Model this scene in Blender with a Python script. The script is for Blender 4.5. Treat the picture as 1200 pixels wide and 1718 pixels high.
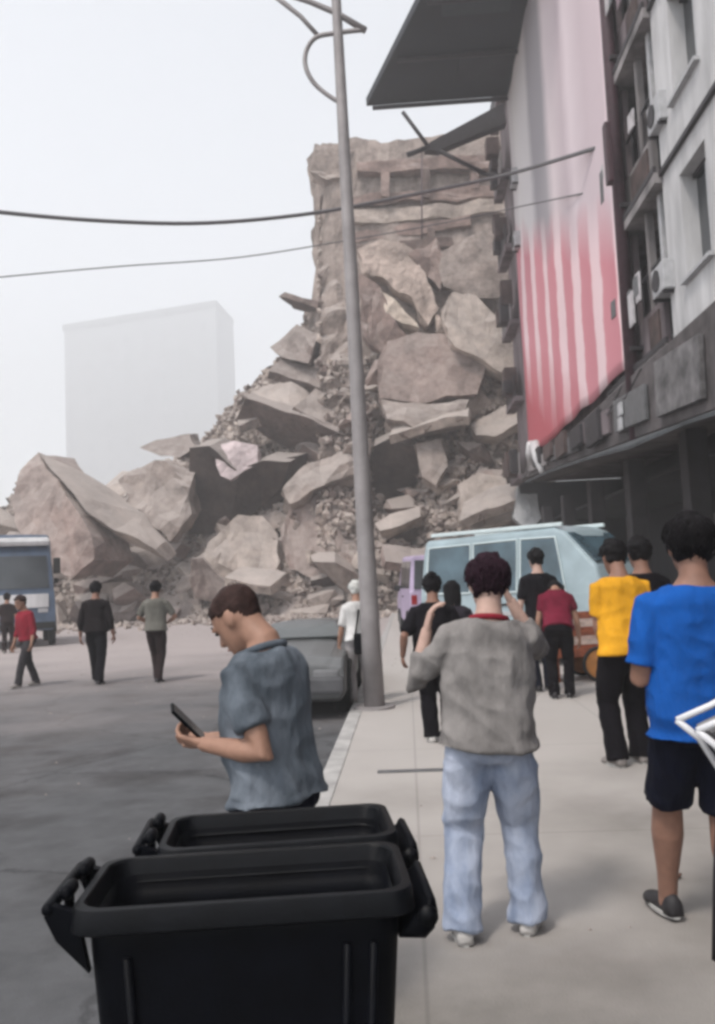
import bpy, bmesh, math, random
from mathutils import Vector, Matrix, Quaternion, noise, Euler
R = math.radians
PI = math.pi
random.seed(7)
sc = bpy.context.scene
for _o in list(bpy.data.objects):
    bpy.data.objects.remove(_o)
COL = sc.collection

# ------------------------------------------------------------------ camera
PW, PH, FPX = 1200.0, 1718.0, 1450.0
YAW, PITCH, ROLL = R(3.05), R(4.58), R(2.5)
CAMZ = 1.5
F0 = Vector((-math.sin(YAW) * math.cos(PITCH), math.cos(YAW) * math.cos(PITCH), math.sin(PITCH)))
R0 = Vector((math.cos(YAW), math.sin(YAW), 0))
U0 = R0.cross(F0)
CR = R0 * math.cos(ROLL) - U0 * math.sin(ROLL)
CU = U0 * math.cos(ROLL) + R0 * math.sin(ROLL)
CP = Vector((0, 0, CAMZ))
cam = bpy.data.cameras.new('camera')
cam.sensor_fit = 'VERTICAL'
cam.sensor_height = 36.0
cam.lens = FPX / PH * 36.0
cam.clip_start = 0.05
cam.clip_end = 3000
camo = bpy.data.objects.new('camera', cam)
camo.matrix_world = Matrix(((CR.x, CU.x, -F0.x, CP.x), (CR.y, CU.y, -F0.y, CP.y), (CR.z, CU.z, -F0.z, CP.z), (0, 0, 0, 1)))
COL.objects.link(camo)
sc.camera = camo

# ------------------------------------------------------------------ sky, sun, exposure
SUN_EL, SUN_AZ = 58.0, 215.0        # azimuth clockwise from +Y
w = bpy.data.worlds.new('World')
sc.world = w
w.use_nodes = True
nt = w.node_tree
nt.nodes.clear()
sky = nt.nodes.new('ShaderNodeTexSky')
sky.sky_type = 'NISHITA'
sky.sun_disc = False
sky.sun_elevation = R(SUN_EL)
sky.sun_rotation = R(SUN_AZ)
sky.air_density = 1.0
sky.dust_density = 1.0
sky.ozone_density = 1.0
hs = nt.nodes.new('ShaderNodeHueSaturation')
hs.inputs['Saturation'].default_value = 0.2
hs.inputs['Value'].default_value = 1.0
bg = nt.nodes.new('ShaderNodeBackground')
bg.inputs['Strength'].default_value = 0.15
wo = nt.nodes.new('ShaderNodeOutputWorld')
nt.links.new(sky.outputs[0], hs.inputs['Color'])
nt.links.new(hs.outputs[0], bg.inputs['Color'])
nt.links.new(bg.outputs[0], wo.inputs['Surface'])
sl = bpy.data.lights.new('sun', 'SUN')
sl.energy = 1.5
sl.angle = R(10)
sl.color = (1.0, 0.93, 0.86)
so = bpy.data.objects.new('sun', sl)
COL.objects.link(so)
_sd = Vector((math.sin(R(SUN_AZ)) * math.cos(R(SUN_EL)), math.cos(R(SUN_AZ)) * math.cos(R(SUN_EL)), math.sin(R(SUN_EL))))
so.rotation_euler = (-_sd).to_track_quat('-Z', 'Y').to_euler()
sc.view_settings.view_transform = 'Standard'
sc.view_settings.look = 'None'
sc.view_settings.exposure = 1.1
sc.view_settings.gamma = 1.0
sc.render.engine = 'CYCLES'
sc.cycles.use_denoising = True
sc.cycles.max_bounces = 5
sc.cycles.diffuse_bounces = 3
sc.cycles.glossy_bounces = 2
sc.cycles.volume_bounces = 1
sc.cycles.pixel_filter_type = 'BLACKMAN_HARRIS'
sc.cycles.filter_width = 3.2

# ------------------------------------------------------------------ helpers
def ray(px, py):
    return (F0 + CR * ((px - PW / 2) / FPX) - CU * ((py - PH / 2) / FPX))
def at_y(px, py, y):
    d = ray(px, py); return CP + d * (y / d.y)
def at_x(px, py, x):
    d = ray(px, py); return CP + d * (x / d.x)
def at_z(px, py, z):
    d = ray(px, py); return CP + d * ((z - CAMZ) / d.z)
GROUND, ROADZ = 0.0, -0.09

def nz(p, s=1.0, seed=0.0):
    return noise.noise(Vector((p[0] * s + seed, p[1] * s + seed * 1.7, p[2] * s - seed)))

_mats = {}
def mat(name, col, rough=0.8, var=0.12, scale=6.0, bump=0.15, bscale=40.0, metal=0.0, spec=0.4, col2=None, bdist=0.02, coord='Object', stretch=None):
    if name in _mats: return _mats[name]
    m = bpy.data.materials.new(name); m.use_nodes = True
    t = m.node_tree; b = t.nodes['Principled BSDF']
    b.inputs['Roughness'].default_value = rough
    b.inputs['Metallic'].default_value = metal
    b.inputs['Specular IOR Level'].default_value = spec
    tc = t.nodes.new('ShaderNodeTexCoord')
    src = tc.outputs[coord]
    if stretch:
        mp = t.nodes.new('ShaderNodeMapping'); mp.inputs['Scale'].default_value = stretch
        t.links.new(src, mp.inputs[0]); src = mp.outputs[0]
    n = t.nodes.new('ShaderNodeTexNoise'); n.inputs['Scale'].default_value = scale
    n.inputs['Detail'].default_value = 6; n.inputs['Roughness'].default_value = 0.6
    t.links.new(src, n.inputs['Vector'])
    r = t.nodes.new('ShaderNodeValToRGB')
    c2 = col2 if col2 else tuple(min(1, c * (1 + var * 1.6)) for c in col)
    c1 = tuple(c * (1 - var * 1.6) for c in col)
    r.color_ramp.elements[0].position = 0.3; r.color_ramp.elements[0].color = (*c1, 1)
    r.color_ramp.elements[1].position = 0.7; r.color_ramp.elements[1].color = (*c2, 1)
    t.links.new(n.outputs['Fac'], r.inputs[0])
    t.links.new(r.outputs[0], b.inputs['Base Color'])
    if bump:
        n2 = t.nodes.new('ShaderNodeTexNoise'); n2.inputs['Scale'].default_value = bscale; n2.inputs['Detail'].default_value = 5
        t.links.new(src, n2.inputs['Vector'])
        bp = t.nodes.new('ShaderNodeBump'); bp.inputs['Strength'].default_value = bump; bp.inputs['Distance'].default_value = bdist
        t.links.new(n2.outputs['Fac'], bp.inputs['Height']); t.links.new(bp.outputs[0], b.inputs['Normal'])
    _mats[name] = m
    return m

def tag(o, label=None, cat=None, group=None, kind=None):
    if label: o['label'] = label
    if cat: o['category'] = cat
    if group: o['group'] = group
    if kind: o['kind'] = kind
    return o
def link(name, me, m=None, parent=None, smooth=False):
    o = bpy.data.objects.new(name, me); COL.objects.link(o)
    if m and not me.materials: me.materials.append(m)
    if smooth:
        for p in me.polygons: p.use_smooth = True
    if parent: o.parent = parent
    return o
def mk(name, bm, m=None, parent=None, smooth=False):
    bmesh.ops.recalc_face_normals(bm, faces=bm.faces[:])
    me = bpy.data.meshes.new(name); bm.to_mesh(me); bm.free()
    return link(name, me, m, parent, smooth)
def empty(name, loc=(0, 0, 0), rz=0.0):
    o = bpy.data.objects.new(name, None); o.empty_display_size = 0.1
    COL.objects.link(o); o.location = loc; o.rotation_euler = (0, 0, rz); return o

def box(bm, c, s, rot=None, bev=0.0):
    r = bmesh.ops.create_cube(bm, size=1.0)
    vs = r['verts']
    for v in vs: v.co = Vector((v.co.x * s[0], v.co.y * s[1], v.co.z * s[2]))
    if bev:
        es = list({e for v in vs for e in v.link_edges})
        rr = bmesh.ops.bevel(bm, geom=es, offset=bev, segments=2, affect='EDGES', profile=0.6)
        vs = list({v for f in rr['faces'] for v in f.verts} | {v for v in vs if v.is_valid})
    for v in vs:
        if rot: v.co = rot @ v.co
        v.co += Vector(c)
    return vs
def boxo(name, c, s, m, parent=None, rot=None, bev=0.0):
    bm = bmesh.new(); box(bm, c, s, rot, bev); return mk(name, bm, m, parent)
def loft(bm, rings, cap=True, close=True):
    vr = [[bm.verts.new(p) for p in ring] for ring in rings]
    n = len(vr[0])
    for a, b in zip(vr[:-1], vr[1:]):
        for i in range(n if close else n - 1):
            j = (i + 1) % n
            bm.faces.new((a[i], a[j], b[j], b[i]))
    if cap:
        bm.faces.new(vr[0][::-1]); bm.faces.new(vr[-1])
    return vr
def tube(bm, pts, rad, n=10, rnd=True, flat=1.0, up=None):
    pts = [Vector(p) for p in pts]
    if not isinstance(rad, (list, tuple)): rad = [rad] * len(pts)
    rad = list(rad)
    if rnd:
        d0 = (pts[0] - pts[1]).normalized(); d1 = (pts[-1] - pts[-2]).normalized()
        pts = [pts[0] + d0 * rad[0] * 0.85, pts[0] + d0 * rad[0] * 0.5] + pts + [pts[-1] + d1 * rad[-1] * 0.5, pts[-1] + d1 * rad[-1] * 0.85]
        rad = [rad[0] * 0.45, rad[0] * 0.86] + rad + [rad[-1] * 0.86, rad[-1] * 0.45]
    t = (pts[1] - pts[0]).normalized()
    a = Vector(up) if up else (Vector((0, 0, 1)) if abs(t.z) < 0.9 else Vector((1, 0, 0)))
    u = (a - t * a.dot(t)).normalized()
    rings = []
    for i, p in enumerate(pts):
        if i == 0: tt = pts[1] - pts[0]
        elif i == len(pts) - 1: tt = pts[-1] - pts[-2]
        else: tt = (pts[i + 1] - pts[i]).normalized() + (pts[i] - pts[i - 1]).normalized()
        tt = tt.normalized() if tt.length > 1e-9 else t
        u = (u - tt * u.dot(tt)).normalized(); v = tt.cross(u)
        rings.append([p + u * (math.cos(2 * PI * k / n) * rad[i] * flat) + v * (math.sin(2 * PI * k / n) * rad[i]) for k in range(n)])
    loft(bm, rings)
def spline(w_, k_=6):
    w_ = [Vector(p) for p in w_]; out = []
    for i in range(len(w_) - 1):
        p0 = w_[max(0, i - 1)]; p1 = w_[i]; p2 = w_[i + 1]; p3 = w_[min(len(w_) - 1, i + 2)]
        for k in range(k_):
            t = k / k_
            out.append(0.5 * ((2 * p1) + (p2 - p0) * t + (2 * p0 - 5 * p1 + 4 * p2 - p3) * t * t + (3 * p1 - p0 - 3 * p2 + p3) * t ** 3))
    return out + [w_[-1]]
def tubeo(name, pts, rad, m, parent=None, n=8, rnd=False):
    bm = bmesh.new(); tube(bm, pts, rad, n, rnd); return mk(name, bm, m, parent, True)
def quad(bm, a, b, c, d):
    bm.faces.new([bm.verts.new(p) for p in (a, b, c, d)])
def prism(bm, poly, ext):
    """closed prism: polygon points and an extrusion vector"""
    ext = Vector(ext)
    a = [bm.verts.new(Vector(p)) for p in poly]; b = [bm.verts.new(Vector(p) + ext) for p in poly]
    n = len(a)
    bm.faces.new(a); bm.faces.new(b[::-1])
    for i in range(n):
        j = (i + 1) % n
        bm.faces.new((a[j], a[i], b[i], b[j]))

# ------------------------------------------------------------------ materials
def ground_mat(name, base, dust_lit, y0, y1, dust_lit_max=0.85, tint=None, joints=None):
    m = bpy.data.materials.new(name); m.use_nodes = True
    t = m.node_tree; b = t.nodes['Principled BSDF']; b.inputs['Roughness'].default_value = 0.9
    b.inputs['Specular IOR Level'].default_value = 0.25
    g = t.nodes.new('ShaderNodeNewGeometry')
    sx = t.nodes.new('ShaderNodeSeparateXYZ'); t.links.new(g.outputs['Position'], sx.inputs[0])
    n1 = t.nodes.new('ShaderNodeTexNoise'); n1.inputs['Scale'].default_value = 0.35; n1.inputs['Detail'].default_value = 7
    n2 = t.nodes.new('ShaderNodeTexNoise'); n2.inputs['Scale'].default_value = 3.5; n2.inputs['Detail'].default_value = 8; n2.inputs['Roughness'].default_value = 0.65
    n3 = t.nodes.new('ShaderNodeTexNoise'); n3.inputs['Scale'].default_value = 90; n3.inputs['Detail'].default_value = 4
    for n in (n1, n2, n3): t.links.new(g.outputs['Position'], n.inputs['Vector'])
    r2 = t.nodes.new('ShaderNodeValToRGB')
    r2.color_ramp.elements[0].position = 0.32; r2.color_ramp.elements[0].color = (*[c * 0.78 for c in base], 1)
    r2.color_ramp.elements[1].position = 0.7; r2.color_ramp.elements[1].color = (*[c * 1.18 for c in base], 1)
    t.links.new(n2.outputs['Fac'], r2.inputs[0])
    # grit
    mg = t.nodes.new('ShaderNodeMix'); mg.data_type = 'RGBA'; mg.blend_type = 'MULTIPLY'; mg.inputs[0].default_value = 0.35
    t.links.new(r2.outputs[0], mg.inputs[6]); t.links.new(n3.outputs['Color'], mg.inputs[7])
    gr = t.nodes.new('ShaderNodeValToRGB'); gr.color_ramp.elements[0].color = (0.6, 0.6, 0.6, 1); gr.color_ramp.elements[1].color = (1.25, 1.25, 1.25, 1)
    t.links.new(n3.outputs['Fac'], gr.inputs[0]); t.links.new(gr.outputs[0], mg.inputs[7])
    cur = mg.outputs[2]
    # oil stains and patched areas
    n4 = t.nodes.new('ShaderNodeTexNoise'); n4.inputs['Scale'].default_value = 1.1; n4.inputs['Detail'].default_value = 6; n4.inputs['Roughness'].default_value = 0.55; t.links.new(g.outputs['Position'], n4.inputs['Vector'])
    r4 = t.nodes.new('ShaderNodeValToRGB'); r4.color_ramp.elements[0].position = 0.33; r4.color_ramp.elements[0].color = (0.58, 0.56, 0.55, 1); r4.color_ramp.elements[1].position = 0.5; r4.color_ramp.elements[1].color = (1, 1, 1, 1)
    t.links.new(n4.outputs['Fac'], r4.inputs[0])
    # cracks
    mxv = t.nodes.new('ShaderNodeMix'); mxv.data_type = 'RGBA'; mxv.inputs[0].default_value = 0.22
    t.links.new(g.outputs['Position'], mxv.inputs[6]); t.links.new(n2.outputs['Color'], mxv.inputs[7])
    vo = t.nodes.new('ShaderNodeTexVoronoi'); vo.feature = 'DISTANCE_TO_EDGE'; vo.inputs['Scale'].default_value = 0.62; t.links.new(mxv.outputs[2], vo.inputs['Vector'])
    rc = t.nodes.new('ShaderNodeMapRange'); rc.inputs['From Min'].default_value = 0.002; rc.inputs['From Max'].default_value = 0.011; rc.inputs['To Min'].default_value = 0.55; t.links.new(vo.outputs['Distance'], rc.inputs['Value'])
    mc = t.nodes.new('ShaderNodeMix'); mc.data_type = 'RGBA'; mc.blend_type = 'MULTIPLY'; mc.inputs[0].default_value = 1.0
    t.links.new(cur, mc.inputs[6]); t.links.new(r4.outputs[0], mc.inputs[7])
    mk2 = t.nodes.new('ShaderNodeMix'); mk2.data_type = 'RGBA'; mk2.blend_type = 'MULTIPLY'; mk2.inputs[0].default_value = 0.0 if joints else 0.8
    t.links.new(mc.outputs[2], mk2.inputs[6]); t.links.new(rc.outputs[0], mk2.inputs[7])
    cur = mk2.outputs[2]
    jn = None
    if joints:
        for ax_, per in (('X', joints[0]), ('Y', joints[1])):
            pm = t.nodes.new('ShaderNodeMath'); pm.operation = 'PINGPONG'; pm.inputs[1].default_value = per / 2; t.links.new(sx.outputs[ax_], pm.inputs[0])
            jr = t.nodes.new('ShaderNodeMapRange'); jr.inputs['From Min'].default_value = 0.004; jr.inputs['From Max'].default_value = 0.012; jr.inputs['To Min'].default_value = 0.8; t.links.new(pm.outputs[0], jr.inputs['Value'])
            if jn is None: jn = jr.outputs[0]
            else:
                mj = t.nodes.new('ShaderNodeMath'); mj.operation = 'MINIMUM'; t.links.new(jn, mj.inputs[0]); t.links.new(jr.outputs[0], mj.inputs[1]); jn = mj.outputs[0]
    # settled dust, thicker towards the collapse; pavement ramp also paints its near shade
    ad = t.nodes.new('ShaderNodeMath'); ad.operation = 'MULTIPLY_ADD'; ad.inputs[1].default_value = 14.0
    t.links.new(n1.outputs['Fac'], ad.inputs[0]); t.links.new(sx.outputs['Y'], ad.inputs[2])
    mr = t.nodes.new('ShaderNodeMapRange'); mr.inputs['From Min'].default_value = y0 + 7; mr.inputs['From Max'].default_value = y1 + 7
    mr.inputs['To Max'].default_value = dust_lit_max; mr.interpolation_type = 'SMOOTHSTEP'
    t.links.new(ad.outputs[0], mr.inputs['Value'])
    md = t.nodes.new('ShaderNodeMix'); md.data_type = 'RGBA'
    t.links.new(mr.outputs[0], md.inputs[0]); t.links.new(cur, md.inputs[6]); md.inputs[7].default_value = (*dust_lit, 1)
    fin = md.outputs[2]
    if jn is not None:
        mj2 = t.nodes.new('ShaderNodeMix'); mj2.data_type = 'RGBA'; mj2.blend_type = 'MULTIPLY'; mj2.inputs[0].default_value = 1.0
        t.links.new(fin, mj2.inputs[6]); t.links.new(jn, mj2.inputs[7]); fin = mj2.outputs[2]
    t.links.new(fin, b.inputs['Base Color'])
    bp = t.nodes.new('ShaderNodeBump'); bp.inputs['Strength'].default_value = 0.35; bp.inputs['Distance'].default_value = 0.01
    t.links.new(n3.outputs['Fac'], bp.inputs['Height']); t.links.new(bp.outputs[0], b.inputs['Normal'])
    return m
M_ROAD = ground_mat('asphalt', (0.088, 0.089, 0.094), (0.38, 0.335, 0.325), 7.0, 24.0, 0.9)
M_PAVE = ground_mat('pavement_concrete', (0.16, 0.148, 0.133), (0.45, 0.42, 0.40), 0.5, 8.0, 0.85, joints=(1.9, 2.6))  # near end left dark: its shade is put into the base colour
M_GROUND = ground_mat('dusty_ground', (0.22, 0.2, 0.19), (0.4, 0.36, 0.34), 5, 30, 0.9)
M_KERB = mat('kerb_concrete', (0.36, 0.35, 0.34), 0.9, 0.2, 3.0, 0.3, 60)
def concrete(name, col, bump=0.55):
    m = mat(name, col, 0.95, 0.3, 0.55, bump, 5.0, bdist=0.09, spec=0.12)
    t = m.node_tree; b = t.nodes['Principled BSDF']
    src = b.inputs['Base Color'].links[0].from_socket
    tc = t.nodes.new('ShaderNodeNewGeometry')
    n2 = t.nodes.new('ShaderNodeTexNoise'); n2.inputs['Scale'].default_value = 2.6; n2.inputs['Detail'].default_value = 9; n2.inputs['Roughness'].default_value = 0.7
    t.links.new(tc.outputs['Position'], n2.inputs['Vector'])
    r2 = t.nodes.new('ShaderNodeValToRGB'); r2.color_ramp.elements[0].position = 0.33; r2.color_ramp.elements[0].color = (0.62, 0.6, 0.6, 1); r2.color_ramp.elements[1].position = 0.66; r2.color_ramp.elements[1].color = (1.25, 1.22, 1.18, 1)
    t.links.new(n2.outputs['Fac'], r2.inputs[0])
    mu = t.nodes.new('ShaderNodeMix'); mu.data_type = 'RGBA'; mu.blend_type = 'MULTIPLY'; mu.inputs[0].default_value = 0.8
    t.links.new(src, mu.inputs[6]); t.links.new(r2.outputs[0], mu.inputs[7])
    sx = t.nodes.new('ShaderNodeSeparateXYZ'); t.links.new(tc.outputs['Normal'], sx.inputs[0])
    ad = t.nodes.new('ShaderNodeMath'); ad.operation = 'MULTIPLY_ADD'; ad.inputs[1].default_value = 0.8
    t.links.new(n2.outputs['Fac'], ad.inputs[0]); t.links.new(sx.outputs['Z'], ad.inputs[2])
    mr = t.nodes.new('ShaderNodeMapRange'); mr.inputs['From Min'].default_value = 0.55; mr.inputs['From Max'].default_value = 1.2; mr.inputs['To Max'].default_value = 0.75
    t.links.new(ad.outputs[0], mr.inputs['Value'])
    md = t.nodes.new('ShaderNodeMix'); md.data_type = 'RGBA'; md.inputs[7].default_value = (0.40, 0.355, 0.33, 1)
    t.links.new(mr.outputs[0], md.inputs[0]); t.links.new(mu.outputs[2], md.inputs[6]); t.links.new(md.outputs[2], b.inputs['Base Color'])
    return m
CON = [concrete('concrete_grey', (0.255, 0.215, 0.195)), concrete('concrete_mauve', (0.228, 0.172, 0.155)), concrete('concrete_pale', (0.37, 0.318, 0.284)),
       concrete('concrete_brown', (0.115, 0.088, 0.08)), concrete('concrete_shade', (0.062, 0.047, 0.042))]  # the last tone paints shade of undersides and hollows into the concrete
M_WARM = mat('torn_plaster', (0.37, 0.30, 0.262), 0.95, 0.35, 0.8, 0.9, 3.0, bdist=0.2, spec=0.1)

# ------------------------------------------------------------------ ground, road, pavement
KERBX = -0.64
def sheet(name, x0, x1, y0, y1, z, m, nx=1, ny=1):
    bm = bmesh.new()
    vs = [[bm.verts.new((x0 + (x1 - x0) * i / nx, y0 + (y1 - y0) * j / ny, z)) for i in range(nx + 1)] for j in range(ny + 1)]
    for j in range(ny):
        for i in range(nx): bm.faces.new((vs[j][i], vs[j][i + 1], vs[j + 1][i + 1], vs[j + 1][i]))
    return mk(name, bm, m)
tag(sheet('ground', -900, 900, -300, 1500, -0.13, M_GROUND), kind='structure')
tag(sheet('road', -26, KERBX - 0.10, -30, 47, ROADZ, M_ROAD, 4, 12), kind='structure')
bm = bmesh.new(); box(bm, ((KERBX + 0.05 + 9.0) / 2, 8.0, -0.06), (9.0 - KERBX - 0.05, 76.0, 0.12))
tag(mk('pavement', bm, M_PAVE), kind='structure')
kb = tag(empty('kerb', (KERBX, 0, 0)), kind='structure')
for i in range(30):
    y = -6 + i * 1.5
    boxo('kerb_stone', (-0.025, y + 0.75, -0.058 + 0.003 * random.random()), (0.147, 1.488, 0.124), M_KERB, kb, bev=0.012)

# ------------------------------------------------------------------ the apartment block on the right
XF = 5.5
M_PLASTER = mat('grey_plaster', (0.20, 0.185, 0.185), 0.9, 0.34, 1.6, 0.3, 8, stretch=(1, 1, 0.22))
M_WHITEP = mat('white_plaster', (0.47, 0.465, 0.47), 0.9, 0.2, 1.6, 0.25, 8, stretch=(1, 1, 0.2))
M_MAUVE = mat('mauve_plaster', (0.145, 0.118, 0.125), 0.9, 0.34, 1.6, 0.3, 8, stretch=(1, 1, 0.22))  # darkened so the far corner's shadow sits in the plaster colour
M_DARKM = mat('dark_metal', (0.022, 0.018, 0.021), 0.6, 0.2, 6, 0.1)
M_MAROON = mat('maroon_pipe', (0.05, 0.022, 0.03), 0.55, 0.2, 6, 0.1)
M_GLASS = mat('window_glass', (0.035, 0.04, 0.045), 0.12, 0.3, 1.0, 0.0, spec=0.6)
M_COLD = mat('column_shade_tone', (0.035, 0.031, 0.034), 0.85, 0.2, 2, 0.1)  # dark tone holds the shade under the fascia in the columns' colour
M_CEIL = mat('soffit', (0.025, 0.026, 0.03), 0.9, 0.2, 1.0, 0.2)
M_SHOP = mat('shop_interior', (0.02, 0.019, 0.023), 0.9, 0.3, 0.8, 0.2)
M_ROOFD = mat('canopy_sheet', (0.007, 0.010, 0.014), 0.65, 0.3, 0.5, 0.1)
M_FRAMEW = mat('window_frame_pale', (0.4, 0.4, 0.41), 0.6, 0.1, 5, 0.05)
M_METALG = mat('grey_metal', (0.13, 0.13, 0.135), 0.5, 0.15, 5, 0.05, metal=0.3)
M_SIGNG = mat('sign_grey', (0.125, 0.118, 0.12), 0.8, 0.4, 2.5, 0.2)
LV = [5.85 + 3.45 * k for k in range(7)]          # floor lines
YN, YFAR = -8.0, 41.0  # near end extended unseen past the camera to shade the pavement
blk = tag(empty('apartment_block', (XF, 16, 0)), 'grey multi-storey block with recessed balconies and dark shopfronts along the right', 'building')
def L(v): return Vector(v) - Vector((XF, 16, 0))
# upper storeys: shell behind, bay walls in front
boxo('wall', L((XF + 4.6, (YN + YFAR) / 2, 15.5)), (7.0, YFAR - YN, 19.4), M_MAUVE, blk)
def wall_piece(y0, y1, z0, z1, m, x0=XF, x1=XF + 1.2, name='wall'):
    return boxo(name, L(((x0 + x1) / 2, (y0 + y1) / 2, (z0 + z1) / 2)), (x1 - x0, y1 - y0, z1 - z0), m, blk)
YB0, YB1, YB2 = 22.2, 20.6, 17.35     # flag/pipe | balcony bay | window bay
for k in range(6):
    z0, z1 = LV[k], LV[k + 1]
    # wall behind the banner
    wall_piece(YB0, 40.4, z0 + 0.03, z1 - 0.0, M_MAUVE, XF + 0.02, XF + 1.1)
    # floor ledges, full length, dark undersides
    wall_piece(16.9, YB1 + 1.3, z0 - 0.18, z0 + 0.03, M_PLASTER, XF - 0.22, XF + 1.1, 'floor_ledge')
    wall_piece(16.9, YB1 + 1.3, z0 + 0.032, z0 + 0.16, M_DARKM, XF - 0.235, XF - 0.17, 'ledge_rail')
    # balcony bay parapet, back wall and a thin post
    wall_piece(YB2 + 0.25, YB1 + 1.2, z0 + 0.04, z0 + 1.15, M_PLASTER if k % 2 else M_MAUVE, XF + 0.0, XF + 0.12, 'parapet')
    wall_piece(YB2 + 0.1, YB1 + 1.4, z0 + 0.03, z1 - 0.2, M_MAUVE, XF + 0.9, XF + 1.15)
    for yy, mm in ((YB2 + 0.12, M_FRAMEW), (YB2 + 1.05, M_PLASTER), (YB2 + 2.3, M_MAUVE)):
        wall_piece(yy - 0.09, yy + 0.09, z0 + 1.15, z1 - 0.18, mm, XF + 0.01, XF + 0.15, 'post')
    bw = empty('window', L((XF + 0.89, 19.6, z0 + 1.5))); bw.parent = blk
    boxo('frame', (0, 0, 0.25), (0.05, 2.2, 1.7), M_FRAMEW, bw)
    boxo('pane', (-0.03, -0.55, 0.25), (0.03, 0.95, 1.5), M_GLASS, bw); boxo('pane', (-0.03, 0.55, 0.25), (0.03, 0.95, 1.5), M_GLASS, bw)
    # plastered window bay nearer the camera
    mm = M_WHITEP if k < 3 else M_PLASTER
    for s in range(5):
        yb = 16.95 - s * 4.0
        a, c = yb - 1.0, yb - 2.35            # window opening c..a
        wall_piece(a, yb, z0 + 0.035, z1 - 0.03, mm, XF - 0.05, XF + 0.9)
        wall_piece(yb - 4.0, c, z0 + 0.035, z1 - 0.03, mm, XF - 0.05, XF + 0.9)
        wall_piece(c, a, z0 + 0.035, z0 + 0.95, mm, XF - 0.05, XF + 0.9)
        wall_piece(c, a, z1 - 0.5, z1 - 0.03, mm, XF - 0.05, XF + 0.9)
        if s < 2:
            wv = empty('window', L((XF + 0.28, (a + c) / 2, z0 + 0.95))); wv.parent = blk
            hh = z1 - 0.5 - z0 - 0.95
            boxo('pane', (0, 0, hh / 2), (0.04, a - c, hh), M_GLASS, wv)
            boxo('mullion', (-0.06, 0, hh / 2), (0.06, 0.07, hh), M_FRAMEW, wv)
            boxo('frame', (-0.06, 0, hh - 0.04), (0.07, a - c, 0.08), M_DARKM, wv)
            boxo('sill', (-0.36, 0, -0.04), (0.16, a - c + 0.2, 0.07), M_FRAMEW, wv)
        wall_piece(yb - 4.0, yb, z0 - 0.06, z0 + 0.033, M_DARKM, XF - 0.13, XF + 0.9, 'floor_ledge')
# end face stack at the far corner: small balconies with dark railings
for k in range(6):
    z0 = LV[k]
    wall_piece(37.8, 41.0, z0 - 0.2, z0 + 0.02, M_MAUVE, XF - 0.4, XF + 0.02, 'balcony_slab')
    wall_piece(37.9, 40.9, z0 + 0.02, z0 + 0.95, M_DARKM if k % 2 else M_PLASTER, XF - 0.38, XF - 0.31, 'balcony_front')
# maroon drain pipe beside the banner
p0, p1 = at_x(1068, 740, XF - 0.24), at_x(1036, -40, XF - 0.24)
p1.y = p0.y
tubeo('drain_pipe', [L(p0), L((p0.x, p0.y, 24.5))], 0.15, M_MAROON, blk, 10)
for z in (6.4, 9.7, 13.2, 16.6): boxo('pipe_bracket', L((XF - 0.12, p0.y, z)), (0.34, 0.44, 0.10), M_DARKM, blk)
# fascia over the shops: slopes down towards the near end
def fas_z(y): return 4.15 + (y - 15.4) * 0.066
bm = bmesh.new()
ys = [YN, 0, 8, 15.4, 19.9, 26, 33, YFAR]
rings = []
for y in ys:
    zb = max(3.6, fas_z(y)); zt = 5.78
    rings.append([L((XF - 0.3, y, zb)), L((XF - 0.3, y, zt)), L((XF + 1.3, y, zt)), L((XF + 1.3, y, zb))])
loft(bm, rings); mk('fascia', bm, mat('fascia_grime', (0.085, 0.074, 0.075), 0.9, 0.35, 1.5, 0.3, 6), blk)
for (ya, yb2, zo, hh, mm) in ((14.6, 17.2, 0.2, 1.1, M_SIGNG), (18.0, 20.6, 0.25, 0.75, M_METALG), (21.2, 24.2, 0.3, 0.6, M_MAUVE), (25.0, 29.5, 0.2, 0.5, M_METALG), (30.5, 35, 0.15, 0.42, M_PLASTER)):
    zc = fas_z((ya + yb2) / 2) + zo + hh / 2
    boxo('sign_panel', L((XF - 0.37, (ya + yb2) / 2, zc)), (0.1, yb2 - ya, hh), mm, blk, rot=Matrix.Rotation(R(3.7), 4, 'X'), bev=0.02)
for (py, pz) in ((697, 0), (722, 0)):
    c = at_x(1041, py - 10, XF - 0.46); boxo('sign_light', L(c), (0.06, 0.34, 0.3), M_FRAMEW, blk, bev=0.03)
# sagging dark awning sheet under the fascia
bm = bmesh.new()
rings = []
for i, y in enumerate((9.0, 13, 16.2, 20, 25, 30)):
    zb = fas_z(y) - 0.04
    rings.append([L((XF - 0.3, y, zb)), L((XF - 1.25, y, zb - 0.32 + 0.05 * math.sin(i * 2.2))), L((XF - 1.25, y, zb - 0.38 + 0.05 * math.sin(i * 2.2))), L((XF - 0.3, y, zb - 0.08))])
loft(bm, rings); mk('awning', bm, mat('awning_canvas', (0.05, 0.055, 0.06), 0.8, 0.3, 2, 0.2), blk)
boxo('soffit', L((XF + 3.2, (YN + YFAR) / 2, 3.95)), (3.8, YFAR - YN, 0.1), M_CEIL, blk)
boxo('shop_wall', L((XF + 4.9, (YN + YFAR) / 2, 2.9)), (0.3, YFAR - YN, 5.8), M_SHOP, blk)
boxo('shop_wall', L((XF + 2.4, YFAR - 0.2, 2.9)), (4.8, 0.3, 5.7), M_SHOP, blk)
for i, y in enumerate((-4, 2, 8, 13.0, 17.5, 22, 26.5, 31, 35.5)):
    boxo('column', L((XF + 0.35, y, 2.05)), (0.42, 0.5, 4.1 + 0.25 * (y > 16)), M_COLD, blk, bev=0.02)
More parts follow.
